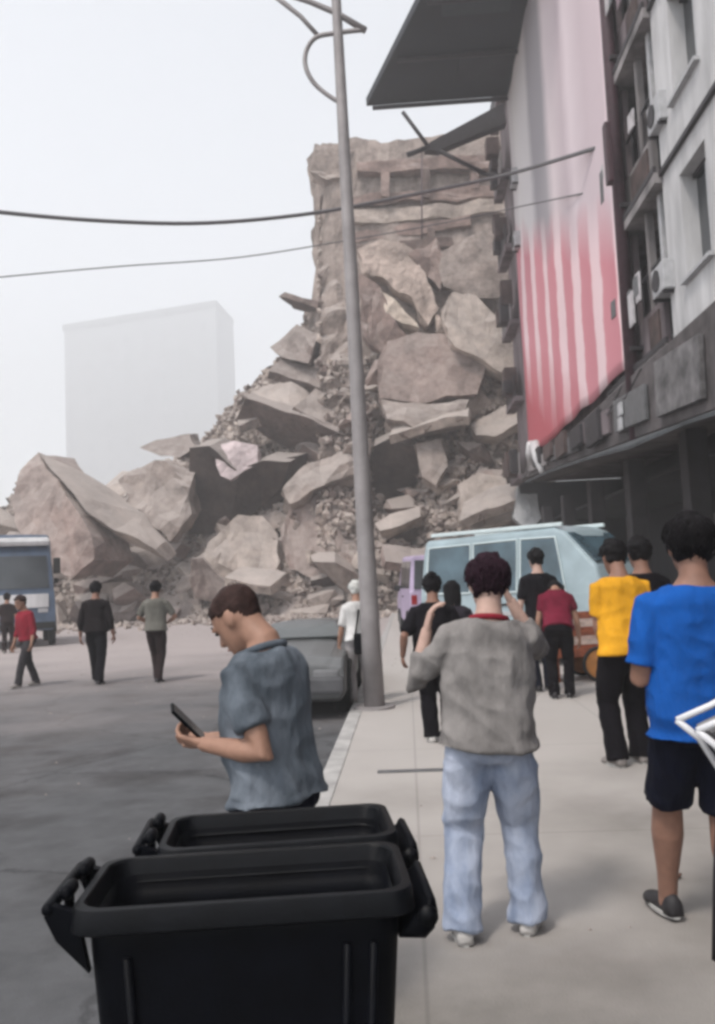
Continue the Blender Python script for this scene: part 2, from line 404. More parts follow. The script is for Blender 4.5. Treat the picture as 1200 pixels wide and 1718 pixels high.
for i, y in enumerate((15.0, 19.8, 24.2, 28.7, 33.2)):
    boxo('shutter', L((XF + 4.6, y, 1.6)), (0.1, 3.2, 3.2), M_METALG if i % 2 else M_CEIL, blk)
for i, (y, zz) in enumerate(((14.3, 2.9), (15.2, 3.0), (16.1, 2.8), (17.0, 3.05))):
    boxo('hanging_banner', L((XF + 1.6, y, zz)), (0.06, 0.42, 1.5), mat('faded_cloth', (0.16, 0.13, 0.17), 0.9), blk, bev=0.02)

# dark roof canopy jutting over the street near the top
cz = at_y(615, 178, 35.0).z
A = at_y(615, 178, 35.0)
d = ray(705, 0); B = CP + d * ((cz - CAMZ) / d.z)
C2 = A + (B - A) * 2.0
can = empty('roof_canopy', L((XF, 30, cz))); can.parent = blk
def LC(v): return Vector(v) - Vector((XF, 30, cz))
bm = bmesh.new()
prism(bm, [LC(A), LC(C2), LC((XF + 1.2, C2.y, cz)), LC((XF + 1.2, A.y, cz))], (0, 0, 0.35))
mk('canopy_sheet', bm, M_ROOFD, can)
for i in range(5):
    f = i / 4.0
    q = A.lerp(C2, f)
    tubeo('canopy_rib', [LC((q.x + 0.25, q.y, cz - 0.11)), LC((XF + 0.1, q.y, cz - 0.11))], 0.09, M_DARKM, can)
# lighter ceiling patches under the canopy
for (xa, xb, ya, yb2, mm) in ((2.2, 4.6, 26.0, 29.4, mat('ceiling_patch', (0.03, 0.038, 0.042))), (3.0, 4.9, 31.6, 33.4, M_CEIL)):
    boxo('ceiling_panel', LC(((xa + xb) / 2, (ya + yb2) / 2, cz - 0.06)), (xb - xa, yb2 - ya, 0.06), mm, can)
# bracket frame below the canopy
def bar(pxa, pxb, y, r, m=M_DARKM):
    a = at_y(*pxa, y); b = at_y(*pxb, y); tubeo('bracket_bar', [LC(a), LC(b)], r, m, can)
bm = bmesh.new()
prism(bm, [LC(at_y(*p, 36.5)) for p in ((712, 250), (722, 238), (845, 172), (850, 205), (735, 252))], (0, 0.5, 0)); mk('bracket_beam', bm, M_DARKM, can)
bar((676, 188), (722, 250), 36.6, 0.09); bar((722, 246), (815, 292), 36.6, 0.10); bar((683, 260), (722, 246), 36.6, 0.12)
bar((815, 292), (862, 298), 36.6, 0.10); bar((708, 246), (708, 400), 36.6, 0.035, M_MAUVE)

# ------------------------------------------------------------------ giant striped banner on the facade
def banner_mat():
    m = bpy.data.materials.new('striped_banner'); m.use_nodes = True
    t = m.node_tree; b = t.nodes['Principled BSDF']; b.inputs['Roughness'].default_value = 0.85; b.inputs['Specular IOR Level'].default_value = 0.2
    uv = t.nodes.new('ShaderNodeUVMap'); uv.uv_map = 'UVMap'
    sx = t.nodes.new('ShaderNodeSeparateXYZ'); t.links.new(uv.outputs[0], sx.inputs[0])
    def ramp(stops, src, interp='LINEAR'):
        r = t.nodes.new('ShaderNodeValToRGB'); r.color_ramp.interpolation = interp
        e = r.color_ramp.elements
        e[0].position, e[0].color = stops[0][0], (*stops[0][1], 1)
        e[1].position, e[1].color = stops[-1][0], (*stops[-1][1], 1)
        for p, c in stops[1:-1]:
            x = e.new(p); x.color = (*c, 1)
        t.links.new(src, r.inputs[0]); return r.outputs[0]
    # u across, v up.  Lower part: pink and rose stripes.  Upper: white, grey and lilac stripes.
    ws = t.nodes.new('ShaderNodeMath'); ws.operation = 'MULTIPLY'; ws.inputs[1].default_value = 6.5
    wn = t.nodes.new('ShaderNodeTexNoise'); wn.inputs['Scale'].default_value = 9; wn.inputs['Detail'].default_value = 5
    wm = t.nodes.new('ShaderNodeMapping'); wm.inputs['Scale'].default_value = (1.0, 2.2, 1); t.links.new(uv.outputs[0], wm.inputs[0]); t.links.new(wm.outputs[0], wn.inputs['Vector'])
    wa = t.nodes.new('ShaderNodeMath'); wa.operation = 'MULTIPLY_ADD'; wa.inputs[1].default_value = 0.035
    t.links.new(wn.outputs['Fac'], wa.inputs[0]); t.links.new(sx.outputs['X'], wa.inputs[2]); t.links.new(wa.outputs[0], ws.inputs[0])
    fr = t.nodes.new('ShaderNodeMath'); fr.operation = 'FRACT'; t.links.new(ws.outputs[0], fr.inputs[0])
    low = ramp([(0.0, (0.56, 0.235, 0.27)), (0.46, (0.55, 0.225, 0.26)), (0.54, (0.74, 0.55, 0.57)), (0.88, (0.74, 0.56, 0.58)), (0.96, (0.56, 0.235, 0.27))], fr.outputs[0])
    up = ramp([(0.0, (0.46, 0.42, 0.43)), (0.10, (0.64, 0.61, 0.61)), (0.30, (0.58, 0.55, 0.56)), (0.36, (0.31, 0.29, 0.31)), (0.50, (0.33, 0.31, 0.33)), (0.57, (0.63, 0.55, 0.57)), (0.70, (0.50, 0.42, 0.45)), (0.76, (0.66, 0.57, 0.60)), (0.88, (0.55, 0.46, 0.49)), (1.0, (0.60, 0.50, 0.53))], wa.outputs[0])
    n = t.nodes.new('ShaderNodeTexNoise'); n.inputs['Scale'].default_value = 5; t.links.new(uv.outputs[0], n.inputs['Vector'])
    # slanted boundary between the two fields
    ma = t.nodes.new('ShaderNodeMath'); ma.operation = 'MULTIPLY_ADD'; ma.inputs[1].default_value = 0.32
    t.links.new(sx.outputs['X'], ma.inputs[0]); t.links.new(sx.outputs['Y'], ma.inputs[2])
    mb = t.nodes.new('ShaderNodeMath'); mb.operation = 'MULTIPLY_ADD'; mb.inputs[1].default_value = 0.10
    t.links.new(n.outputs['Fac'], mb.inputs[0]); t.links.new(ma.outputs[0], mb.inputs[2])
    mr = t.nodes.new('ShaderNodeMapRange'); mr.inputs['From Min'].default_value = 0.50; mr.inputs['From Max'].default_value = 0.58
    t.links.new(mb.outputs[0], mr.inputs['Value'])
    mx = t.nodes.new('ShaderNodeMix'); mx.data_type = 'RGBA'
    t.links.new(mr.outputs[0], mx.inputs[0]); t.links.new(low, mx.inputs[6]); t.links.new(up, mx.inputs[7])
    # red field at the foot
    rr = t.nodes.new('ShaderNodeMapRange'); rr.inputs['From Min'].default_value = 0.32; rr.inputs['From Max'].default_value = 0.18
    t.links.new(mb.outputs[0], rr.inputs['Value'])
    m2 = t.nodes.new('ShaderNodeMix'); m2.data_type = 'RGBA'; m2.inputs[7].default_value = (0.42, 0.10, 0.12, 1)
    t.links.new(rr.outputs[0], m2.inputs[0]); t.links.new(mx.outputs[2], m2.inputs[6])
    t.links.new(m2.outputs[2], b.inputs['Base Color'])
    return m
bp_near = at_x(1053, 640, XF - 0.3).y; bp_far = at_x(889, 780, XF - 0.3).y
z_bot = 6.05; z_top = 25.0
bm = bmesh.new(); uvl = bm.loops.layers.uv.new('UVMap')
NX, NZ = 44, 60
grid = []
for j in range(NZ + 1):
    row = []
    v = j / NZ
    for i in range(NX + 1):
        u = i / NX
        y = bp_far + (bp_near - bp_far) * u
        z = z_bot + (z_top - z_bot) * v
        amp = 0.016
        x = XF - 0.30 + amp * math.sin(u * 34 + 1.3 * math.sin(v * 7)) + 0.05 * nz((u * 7, v * 4, 0), 1.0, 3.0)
        if v < 0.02: z += 0.10 * nz((u * 9, 0, 0), 1, 8)
        row.append(bm.verts.new((x - XF, y - 30, z)))
    grid.append(row)
for j in range(NZ):
    for i in range(NX):
        f = bm.faces.new((grid[j][i], grid[j][i + 1], grid[j + 1][i + 1], grid[j + 1][i]))
        for l, (a, b2) in zip(f.loops, ((i, j), (i + 1, j), (i + 1, j + 1), (i, j + 1))): l[uvl].uv = (a / NX, b2 / NZ)
flag = mk('banner', bm, banner_mat(), None, True)
flag.location = (XF, 30, 0)
sm = flag.modifiers.new('thick', 'SOLIDIFY'); sm.thickness = 0.02
tag(flag, 'giant pink and white striped banner hanging down the right building', 'banner')
# dark fixing bar in front of the banner, torn white tails at its foot
c0, c1 = at_x(1017, 208, XF - 0.55), at_x(1019, 318, XF - 0.55); c1.y = c0.y
fb = mk('banner_fixing', (lambda b: (box(b, (c0 + c1) / 2 - Vector((XF, 30, 0)), (0.14, 0.26, abs(c0.z - c1.z)), None, 0.03), b)[1])(bmesh.new()), M_MAROON, flag)
for i, (pa, pb) in enumerate((((893, 745), (886, 782)), ((899, 745), (917, 786)))):
    a = at_x(*pa, XF - 0.42) - Vector((XF, 30, 0)); b2 = at_x(*pb, XF - 0.42) - Vector((XF, 30, 0))
    b2.y = a.y + (b2.y - a.y) * 0.5
    tubeo('torn_tail', [a, (a + b2) / 2 + Vector((-0.05, 0, 0)), b2], [0.22, 0.18, 0.1], M_WHITEP, flag, 8)

# clutter on the balcony bay: grilles, washing, loose wires, stained boards
random.seed(41)
M_BRN = mat('stained_board', (0.07, 0.048, 0.045), 0.9, 0.35, 2, 0.3, 8); M_WASH = [mat('washing_pale', (0.42, 0.4, 0.41), 0.9, 0.2, 5), mat('washing_mauve', (0.2, 0.15, 0.17), 0.9, 0.2, 5), mat('washing_grey', (0.12, 0.12, 0.125), 0.9, 0.2, 5)]
for k in range(5):
    z0 = LV[k]
    for i in range(9): wall_piece(YB2 + 0.4 + i * 0.46, YB2 + 0.435 + i * 0.46, z0 + 1.15, z0 + 2.0, M_DARKM, XF + 0.03, XF + 0.065, 'grille_bar')
    wall_piece(YB2 + 0.3, YB1 + 1.2, z0 + 1.98, z0 + 2.03, M_DARKM, XF + 0.02, XF + 0.075, 'grille_rail')
    for i in range(5):
        y = YB2 + 0.5 + random.uniform(0, 3.4); hh = random.uniform(0.35, 0.8); ww = random.uniform(0.25, 0.5)
        boxo('washing', L((XF - 0.28 + random.uniform(-.04, .04), y, z0 + 1.55 - hh / 2 + random.uniform(0, .5))), (0.03, ww, hh), M_WASH[random.randrange(3)], blk, rot=Matrix.Rotation(R(random.uniform(-6, 6)), 4, 'X'), bev=0.01)
    wall_piece(YB2 + 0.5, YB2 + 0.5 + random.uniform(.6, 1.4), z0 + 0.1, z0 + 1.0, M_BRN, XF - 0.04, XF - 0.003, 'stained_board')
    wall_piece(YB1 + 1.45, YB1 + 1.6, z0 + 0.1, LV[k + 1] - 0.2, M_BRN, XF - 0.05, XF + 0.02, 'stained_board')
    for i in range(3):
        y = 38.0 + random.uniform(0, 2.6); boxo('junk_box', L((XF - 0.5 + random.uniform(-.15, .1), y, z0 + random.uniform(0.5, 1.6))), (random.uniform(.3, .6), random.uniform(.5, 1.0), random.uniform(.5, 1.3)), M_DARKM if i % 2 else M_BRN, blk, bev=0.04)
for i in range(7):
    y = random.uniform(16.5, 36); tubeo('loose_wire', [L((XF - 0.36, y, 5.7)), L((XF - 0.42, y + 1.2, 5.25 + random.uniform(-.1, .2))), L((XF - 0.36, y + 2.6, 5.6))], 0.02, M_DARKM, blk, 5)
for (y, hh) in ((22.6, 0.8), (24.8, 0.55), (27.2, 0.7), (29.6, 0.5), (32.2, 0.6)):
    boxo('shop_sign', L((XF - 0.46, y, fas_z(y) + 0.55)), (0.14, 1.5, hh), M_BRN if int(y) % 2 else M_DARKM, blk, bev=0.03)
# air conditioners on the balcony bay
def aircon(px, py, label, x=XF - 0.2):
    c = at_x(px, py, x)
    e = tag(empty('air_conditioner', c), label, 'air conditioner', 'air conditioners on the right building')
    boxo('casing', (0.16, 0, 0), (0.34, 0.8, 0.58), M_FRAMEW, e, bev=0.03)
    bm = bmesh.new(); tube(bm, [(-0.02, 0.08, 0), (-0.035, 0.08, 0)], 0.22, 16, False); mk('fan_grille', bm, M_DARKM, e)
    boxo('bracket', (0.2, -0.3, -0.33), (0.45, 0.04, 0.06), M_DARKM, e); boxo('bracket', (0.2, 0.3, -0.33), (0.45, 0.04, 0.06), M_DARKM, e)
aircon(1096, 192, 'white air conditioner above the others, beside the upper balcony parapet')
aircon(1104, 470, 'air conditioner unit on the middle balcony right of the maroon pipe', XF - 0.25)
aircon(1108, 650, 'lowest air conditioner, just above the shop fascia', XF - 0.25)
aircon(858, 300, 'air conditioner high on the far corner of the right building', XF - 0.5)
aircon(862, 405, 'dark-grilled air conditioner halfway up the far corner left of the banner', XF - 0.5)

# ------------------------------------------------------------------ collapsed building and rubble
TOP = [(-80, 880), (20, 850), (62, 790), (130, 815), (200, 822), (240, 790), (320, 765), (345, 735), (400, 672), (460, 612), (500, 560), (535, 480), (535, 300), (552, 262), (600, 250), (700, 250), (850, 240), (930, 240)]
def top_y(u):
    for (a, ya), (b, yb) in zip(TOP[:-1], TOP[1:]):
        if a <= u <= b: return ya + (yb - ya) * (u - a) / (b - a)
    return TOP[-1][1]
YBASE = 43.0
def mound_pt(u, v, rough=True):
    d = YBASE + 13.0 * v ** 1.15
    # dark hollow under the middle slabs
    cav = 5.0 * math.exp(-((u - 660) / 45) ** 2 - ((v - 0.27) / 0.10) ** 2) + 2.5 * math.exp(-((u - 560) / 40) ** 2 - ((v - 0.04) / 0.03) ** 2)
    # base pixel for this column
    yb = BASEPY(u)
    py = yb + (top_y(u) - yb) * v
    p = at_y(u, py, d + cav)
    if rough:
        s = 0.55
        vv = noise.voronoi(p * s)[0]
        n = (vv[1] - vv[0])
        p = p + Vector((0, -1, 0.25)) * (0.9 * n + 0.8 * nz(p, 0.3, 5) + 0.35 * nz(p, 1.1, 2))
    return p
_bp = {}
def BASEPY(u):
    q = int(u / 8)
    if q not in _bp: _bp[q] = _basepy(q * 8 + 4)
    return _bp[q]
def _basepy(u):
    # find the pixel row where the ray meets the ground at y = YBASE
    lo, hi = 950.0, 1150.0
    for _ in range(24):
        m_ = (lo + hi) / 2
        if at_y(u, m_, YBASE).z > -0.12: lo = m_
        else: hi = m_
    return lo
bm = bmesh.new()
NU, NV = 150, 110
us = [-80 + (930 + 80) * i / NU for i in range(NU + 1)]
g = []
for u in us:
    yb = BASEPY(u)
    g.append([bm.verts.new(mound_pt(u, j / NV)) for j in range(NV + 1)] + [bm.verts.new(at_y(u, top_y(u) + 40, 66)), bm.verts.new(at_y(u, 1000, 72))])
for i in range(NU):
    for j in range(NV + 2): bm.faces.new((g[i][j], g[i + 1][j], g[i + 1][j + 1], g[i][j + 1]))
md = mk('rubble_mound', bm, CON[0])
tag(md, 'tall heap of crushed grey-brown concrete at the end of the street', 'rubble', kind='stuff')

def rough_slab(name, poly, ext, m, parent=None, jag=0.35, amp=0.14, cuts=2):
    """a broken slab: poly = world points of its visible face, ext = thickness vector"""
    pts = []
    n = len(poly)
    for i in range(n):
        a, b = Vector(poly[i]), Vector(poly[(i + 1) % n])
        k = max(1, int((b - a).length / 1.3))
        for q in range(k):
            p = a.lerp(b, q / k)
            if q: p = p + Vector((random.uniform(-1, 1), random.uniform(-.5, .5), random.uniform(-1, 1))) * jag * 0.5
            pts.append(p)
    bm = bmesh.new(); prism(bm, pts, ext)
    bmesh.ops.triangulate(bm, faces=bm.faces[:], ngon_method='BEAUTY')
    for _ in range(cuts):
        es = [e for e in bm.edges if e.calc_length() > 0.7]
        bmesh.ops.subdivide_edges(bm, edges=es, cuts=1, use_grid_fill=True)
        bmesh.ops.triangulate(bm, faces=bm.faces[:])
    sd = random.uniform(0, 50); amp *= 0.62
    for v in bm.verts:
        v.co += Vector((nz(v.co, 0.9, sd), nz(v.co, 0.9, sd + 9), nz(v.co, 0.9, sd + 17))) * amp * 1.6 + Vector((nz(v.co, 3.1, sd), nz(v.co, 3.1, sd + 9), nz(v.co, 3.1, sd + 17))) * amp * 0.5
    o = mk(name, bm, m, parent)
    return o
def slab_px(name, pxs, ext, m, label=None, cat='slab', parent=None, jag=0.35, amp=0.14, grp=None):
    """pxs: (px, py, distance)"""
    o = rough_slab(name, [at_y(*p) for p in pxs], ext, m, parent, jag, amp)
    if label: tag(o, label, cat, grp)
    return o

cb = tag(empty('collapsed_building', at_y(690, 1000, 52)), 'standing stump of the collapsed concrete building rising behind the lamp post', 'building')
cb.location.z = 0
def cbp(name, pxs, ext, m, jag=0.4, amp=0.16):
    o = slab_px(name, pxs, ext, m, None, None, None, jag, amp)
    o.data.transform(Matrix.Translation(-cb.location)); o.parent = cb
    return o
# torn end wall and its shaded left flank
cbp('wall', [(566, 240, 52.2), (600, 231, 52), (640, 238, 51.8), (690, 234, 51.8), (760, 226, 51.5), (860, 210, 51), (880, 420, 50), (878, 640, 48.6), (700, 690, 48.4), (604, 680, 49), (592, 480, 50.6), (584, 330, 51.6)], (0, 3.0, 0), CON[0], 0.5, 0.2)
cbp('wall', [(514, 268, 57), (534, 246, 56), (566, 240, 52.6), (584, 330, 52.0), (592, 480, 51.0), (604, 690, 49.4), (552, 700, 51), (505, 640, 53), (532, 480, 55), (522, 390, 56), (527, 330, 56.5)], (1.2, 3.0, 0), CON[0], 0.5, 0.2)
for (ya, yb, xa, xb, th, mm) in ((272, 262, 600, 850, 16, 1), (330, 312, 590, 856, 14, 1), (352, 336, 590, 850, 20, 2), (392, 360, 590, 790, 16, 1), (414, 398, 592, 760, 14, 3)):
    cbp('floor_slab', [(xa, ya, 50.8), ((xa + xb) / 2, (ya + yb) / 2 - 2, 50.4), (xb, yb, 49.8), (xb, yb + th, 49.8), ((xa + xb) / 2, (ya + yb) / 2 + th, 50.4), (xa, ya + th, 50.8)], (0, 1.4, 0), CON[mm], 0.4, 0.14)
for (x, ya, yb, mm) in ((640, 290, 330, 1), (708, 285, 330, 3), (790, 275, 315, 1), (716, 372, 420, 3), (838, 245, 330, 3)):
    cbp('column', [(x, ya, 50.3), (x + 13, ya - 2, 50.2), (x + 14, yb, 50.0), (x + 1, yb, 50.1)], (0, 0.6, 0), CON[mm], 0.15, 0.06)
cbp('floor_slab', [(468, 497, 52), (478, 490, 52.0), (535, 505, 51), (532, 518, 51)], (0.6, 2.5, 0), CON[3], 0.2, 0.08)
cbp('wall_fragment', [(530, 246, 53), (556, 240, 52), (590, 250, 51.6), (582, 300, 51.6), (540, 300, 52.4), (520, 285, 53)], (0, 1.5, 0), CON[0], 0.5, 0.25)
cbp('wall_fragment', [(730, 430, 48.9), (790, 395, 48.6), (868, 372, 48.2), (872, 500, 47.6), (800, 500, 47.6), (745, 480, 48.2)], (0, 1.0, 0.2), CON[0], 0.3, 0.1)

S = slab_px
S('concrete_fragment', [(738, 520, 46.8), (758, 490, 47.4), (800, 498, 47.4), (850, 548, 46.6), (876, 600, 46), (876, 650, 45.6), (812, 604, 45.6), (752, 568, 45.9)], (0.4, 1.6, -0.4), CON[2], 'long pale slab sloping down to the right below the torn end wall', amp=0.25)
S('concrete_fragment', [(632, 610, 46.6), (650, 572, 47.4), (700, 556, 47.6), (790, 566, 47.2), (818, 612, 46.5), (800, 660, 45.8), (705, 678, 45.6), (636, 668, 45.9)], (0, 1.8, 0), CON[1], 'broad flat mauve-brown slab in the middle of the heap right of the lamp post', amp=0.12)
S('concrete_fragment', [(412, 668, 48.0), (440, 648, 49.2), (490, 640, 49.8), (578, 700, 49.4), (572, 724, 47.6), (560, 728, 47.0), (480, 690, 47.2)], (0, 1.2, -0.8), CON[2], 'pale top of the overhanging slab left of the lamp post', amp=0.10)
S('concrete_fragment', [(394, 706, 48.4), (414, 668, 47.0), (480, 690, 46.4), (566, 726, 46.2), (560, 740, 46.8), (528, 766, 49.2), (470, 748, 49.2)], (0, 2.0, 0.9), CON[3], 'dark underside of the overhanging slab left of the lamp post', amp=0.10)  # brown tone paints the shade under the slab
S('concrete_fragment', [(318, 752, 45.0), (350, 748, 44.6), (400, 790, 44.4), (440, 772, 44.6), (486, 775, 45.0), (470, 822, 46.0), (440, 852, 46.8), (384, 892, 47.4), (352, 898, 47.6), (316, 897, 47.4)], (0.5, 2.4, 0.8), CON[4], 'large dark wall panel leaning forward in the left half of the heap', amp=0.07, jag=0.2)  # dark tone stands in for shade on its downward face
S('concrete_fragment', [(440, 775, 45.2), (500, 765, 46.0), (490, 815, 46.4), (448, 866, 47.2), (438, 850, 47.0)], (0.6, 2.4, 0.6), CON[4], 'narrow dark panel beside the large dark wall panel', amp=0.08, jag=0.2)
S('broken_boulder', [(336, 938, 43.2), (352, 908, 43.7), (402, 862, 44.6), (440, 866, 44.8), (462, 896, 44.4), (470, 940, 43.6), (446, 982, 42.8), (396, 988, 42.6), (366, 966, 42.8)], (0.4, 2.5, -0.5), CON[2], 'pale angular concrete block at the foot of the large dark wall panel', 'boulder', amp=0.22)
S('concrete_fragment', [(322, 938, 43.4), (340, 936, 43.0), (392, 990, 42.3), (372, 1012, 42.2), (330, 1002, 42.6), (318, 975, 43.0)], (0.2, 1.4, 0.3), CON[3], 'dark tilted slab under the pale angular block', amp=0.12)  # brown tone paints the shaded side of the pale block
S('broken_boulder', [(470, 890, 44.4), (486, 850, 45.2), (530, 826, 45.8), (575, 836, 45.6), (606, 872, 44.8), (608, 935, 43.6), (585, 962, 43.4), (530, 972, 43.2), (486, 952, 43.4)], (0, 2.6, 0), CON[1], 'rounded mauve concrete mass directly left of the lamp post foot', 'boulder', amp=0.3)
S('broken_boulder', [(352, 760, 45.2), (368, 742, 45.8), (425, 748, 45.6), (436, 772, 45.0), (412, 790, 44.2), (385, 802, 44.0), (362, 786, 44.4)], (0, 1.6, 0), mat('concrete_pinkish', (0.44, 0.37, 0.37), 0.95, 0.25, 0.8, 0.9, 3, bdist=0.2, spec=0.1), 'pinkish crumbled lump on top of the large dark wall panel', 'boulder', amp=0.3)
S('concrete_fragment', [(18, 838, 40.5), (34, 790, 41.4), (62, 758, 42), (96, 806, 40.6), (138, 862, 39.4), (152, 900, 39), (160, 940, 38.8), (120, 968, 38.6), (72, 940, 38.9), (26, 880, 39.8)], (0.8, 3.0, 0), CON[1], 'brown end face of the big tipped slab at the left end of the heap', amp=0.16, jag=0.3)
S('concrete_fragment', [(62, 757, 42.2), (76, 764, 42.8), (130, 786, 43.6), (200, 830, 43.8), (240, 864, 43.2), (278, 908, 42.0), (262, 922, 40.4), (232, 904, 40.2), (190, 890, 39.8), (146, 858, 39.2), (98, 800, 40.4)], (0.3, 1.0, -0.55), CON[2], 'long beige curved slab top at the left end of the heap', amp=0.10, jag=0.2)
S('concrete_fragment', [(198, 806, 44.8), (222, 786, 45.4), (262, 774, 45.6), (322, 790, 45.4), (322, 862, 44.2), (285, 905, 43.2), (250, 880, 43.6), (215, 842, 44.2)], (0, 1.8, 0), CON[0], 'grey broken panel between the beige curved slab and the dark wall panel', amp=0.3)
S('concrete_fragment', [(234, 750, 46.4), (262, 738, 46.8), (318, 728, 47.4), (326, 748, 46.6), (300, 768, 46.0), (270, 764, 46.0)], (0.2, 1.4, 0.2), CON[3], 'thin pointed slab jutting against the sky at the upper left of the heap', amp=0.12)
S('concrete_fragment', [(628, 748, 46.3), (655, 736, 46.0), (698, 748, 45.8), (704, 790, 47.5), (690, 842, 49), (640, 862, 49.2), (624, 850, 49.2)], (0, 1.5, 0.6), CON[4], 'dark panel in the hollow just right of the lamp post', amp=0.10)  # dark tone paints in the shade of the hollow
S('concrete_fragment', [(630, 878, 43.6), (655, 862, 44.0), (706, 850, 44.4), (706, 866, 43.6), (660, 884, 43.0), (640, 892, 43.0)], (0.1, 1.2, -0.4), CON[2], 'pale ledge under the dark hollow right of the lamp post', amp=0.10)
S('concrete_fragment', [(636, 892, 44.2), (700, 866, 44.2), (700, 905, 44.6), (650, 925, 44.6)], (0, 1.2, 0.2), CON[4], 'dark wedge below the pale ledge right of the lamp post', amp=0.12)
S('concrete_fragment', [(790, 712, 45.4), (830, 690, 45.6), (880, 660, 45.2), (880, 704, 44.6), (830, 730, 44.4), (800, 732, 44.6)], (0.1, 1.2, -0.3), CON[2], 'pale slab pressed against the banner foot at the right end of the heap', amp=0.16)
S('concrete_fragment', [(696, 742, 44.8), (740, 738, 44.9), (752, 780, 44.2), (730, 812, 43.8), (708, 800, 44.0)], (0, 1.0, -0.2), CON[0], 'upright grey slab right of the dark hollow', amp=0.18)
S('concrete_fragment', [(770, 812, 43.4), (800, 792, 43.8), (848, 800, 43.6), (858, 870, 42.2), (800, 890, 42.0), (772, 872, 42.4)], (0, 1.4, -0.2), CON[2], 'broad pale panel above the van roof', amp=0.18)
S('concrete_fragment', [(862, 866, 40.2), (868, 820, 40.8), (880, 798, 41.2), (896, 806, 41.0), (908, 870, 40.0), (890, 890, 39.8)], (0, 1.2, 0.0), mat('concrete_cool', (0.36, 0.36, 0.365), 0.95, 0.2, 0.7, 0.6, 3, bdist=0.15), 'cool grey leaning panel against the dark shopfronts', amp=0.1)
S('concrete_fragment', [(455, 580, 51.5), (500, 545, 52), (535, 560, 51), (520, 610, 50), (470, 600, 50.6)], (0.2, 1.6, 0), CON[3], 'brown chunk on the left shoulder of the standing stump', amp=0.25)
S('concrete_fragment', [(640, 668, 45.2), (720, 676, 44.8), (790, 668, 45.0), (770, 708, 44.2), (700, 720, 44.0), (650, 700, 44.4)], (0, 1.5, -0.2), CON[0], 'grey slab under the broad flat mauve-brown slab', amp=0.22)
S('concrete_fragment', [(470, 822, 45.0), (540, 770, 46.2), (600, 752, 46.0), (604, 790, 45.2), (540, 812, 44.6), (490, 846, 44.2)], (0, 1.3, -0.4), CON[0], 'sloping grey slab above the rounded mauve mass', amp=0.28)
S('concrete_fragment', [(520, 975, 42.8), (590, 958, 42.8), (598, 972, 43.4), (590, 990, 44.0), (524, 996, 44.0)], (0, 1.0, 0.4), CON[4], 'shade-dark slab over the gap at the heap foot left of the lamp post', amp=0.08)  # dark face stands in for the shade inside the gap
# torn lighter plaster in the middle of the end wall
for (pts, mm) in (([(598, 420), (640, 400), (690, 420), (720, 470), (735, 520), (715, 548), (690, 500), (650, 470), (610, 450)], M_WARM),
                  ([(640, 488), (662, 500), (690, 532), (700, 552), (676, 545), (650, 520)], mat('bare_plaster', (0.52, 0.44, 0.37), 0.95, 0.2, 1, 0.5, 4, bdist=0.1)),
                  ([(690, 430), (730, 400), (748, 430), (740, 480), (718, 462)], CON[1]),
                  ([(730, 520), (742, 530), (744, 556), (732, 552)], M_WARM),
                  ([(600, 460), (640, 480), (660, 540), (690, 570), (640, 590), (606, 560)], CON[1])):
    cbp('torn_wall_piece', [(x, y, 49.0 - (y - 400) * 0.008 + random.uniform(-.2, .2)) for x, y in pts], (0, 1.2, 0), mm, 0.5, 0.28)

# loose chunks, each one its own thing
def chunk_mesh(k, flat):
    bm = bmesh.new()
    for _ in range(13):
        bm.verts.new((random.uniform(-1, 1), random.uniform(-1, 1), random.uniform(-1, 1) * flat))
    r = bmesh.ops.convex_hull(bm, input=bm.verts[:])
    bmesh.ops.delete(bm, geom=[v for v in bm.verts if not v.link_faces], context='VERTS')
    me = bpy.data.meshes.new('concrete_chunk'); bmesh.ops.recalc_face_normals(bm, faces=bm.faces[:]); bm.to_mesh(me); bm.free()
    me.materials.append(CON[(0, 1, 2, 0, 3, 2, 1, 0)[k % 8]])
    return me
CH = [chunk_mesh(k, random.uniform(0.3, 0.9)) for k in range(24)]
random.seed(11)
for i in range(230):
    for _try in range(20):
        u = random.uniform(-40, 900); v = random.random() ** 1.5 * 0.97
        if u > 560 and v > 0.5: continue
        break
    p = mound_pt(u, v)
    s = random.choice((0.35, 0.5, 0.6, 0.8, 1.1, 1.5)) * random.uniform(0.7, 1.2)
    o = bpy.data.objects.new('concrete_chunk', CH[i % 24]); COL.objects.link(o)
    o.location = p + Vector((0, -0.45, 0.1)); o.scale = (s, s, s)
    o.rotation_euler = (random.uniform(-.6, .6), random.uniform(-.6, .6), random.uniform(0, 6.28))
    big = 'small' if s < 0.5 else 'middling' if s < 0.95 else 'large'
    tone = {0: 'grey', 1: 'mauve-brown', 2: 'pale', 3: 'dark brown'}[CON.index(CH[i % 24].materials[0])]
    hgt = 'at the foot' if v < 0.12 else 'low on the slope' if v < 0.4 else 'high on the slope'
    where = 'left end of the heap' if u < 190 else 'left of the dark wall panel' if u < 330 else 'under the overhanging slab' if u < 470 else 'just left of the lamp post' if u < 610 else 'just right of the lamp post' if u < 720 else 'right end of the heap'
    tag(o, '%s %s concrete chunk %s, %s' % (big, tone, hgt, where), 'concrete chunk', 'loose concrete chunks on the heap')
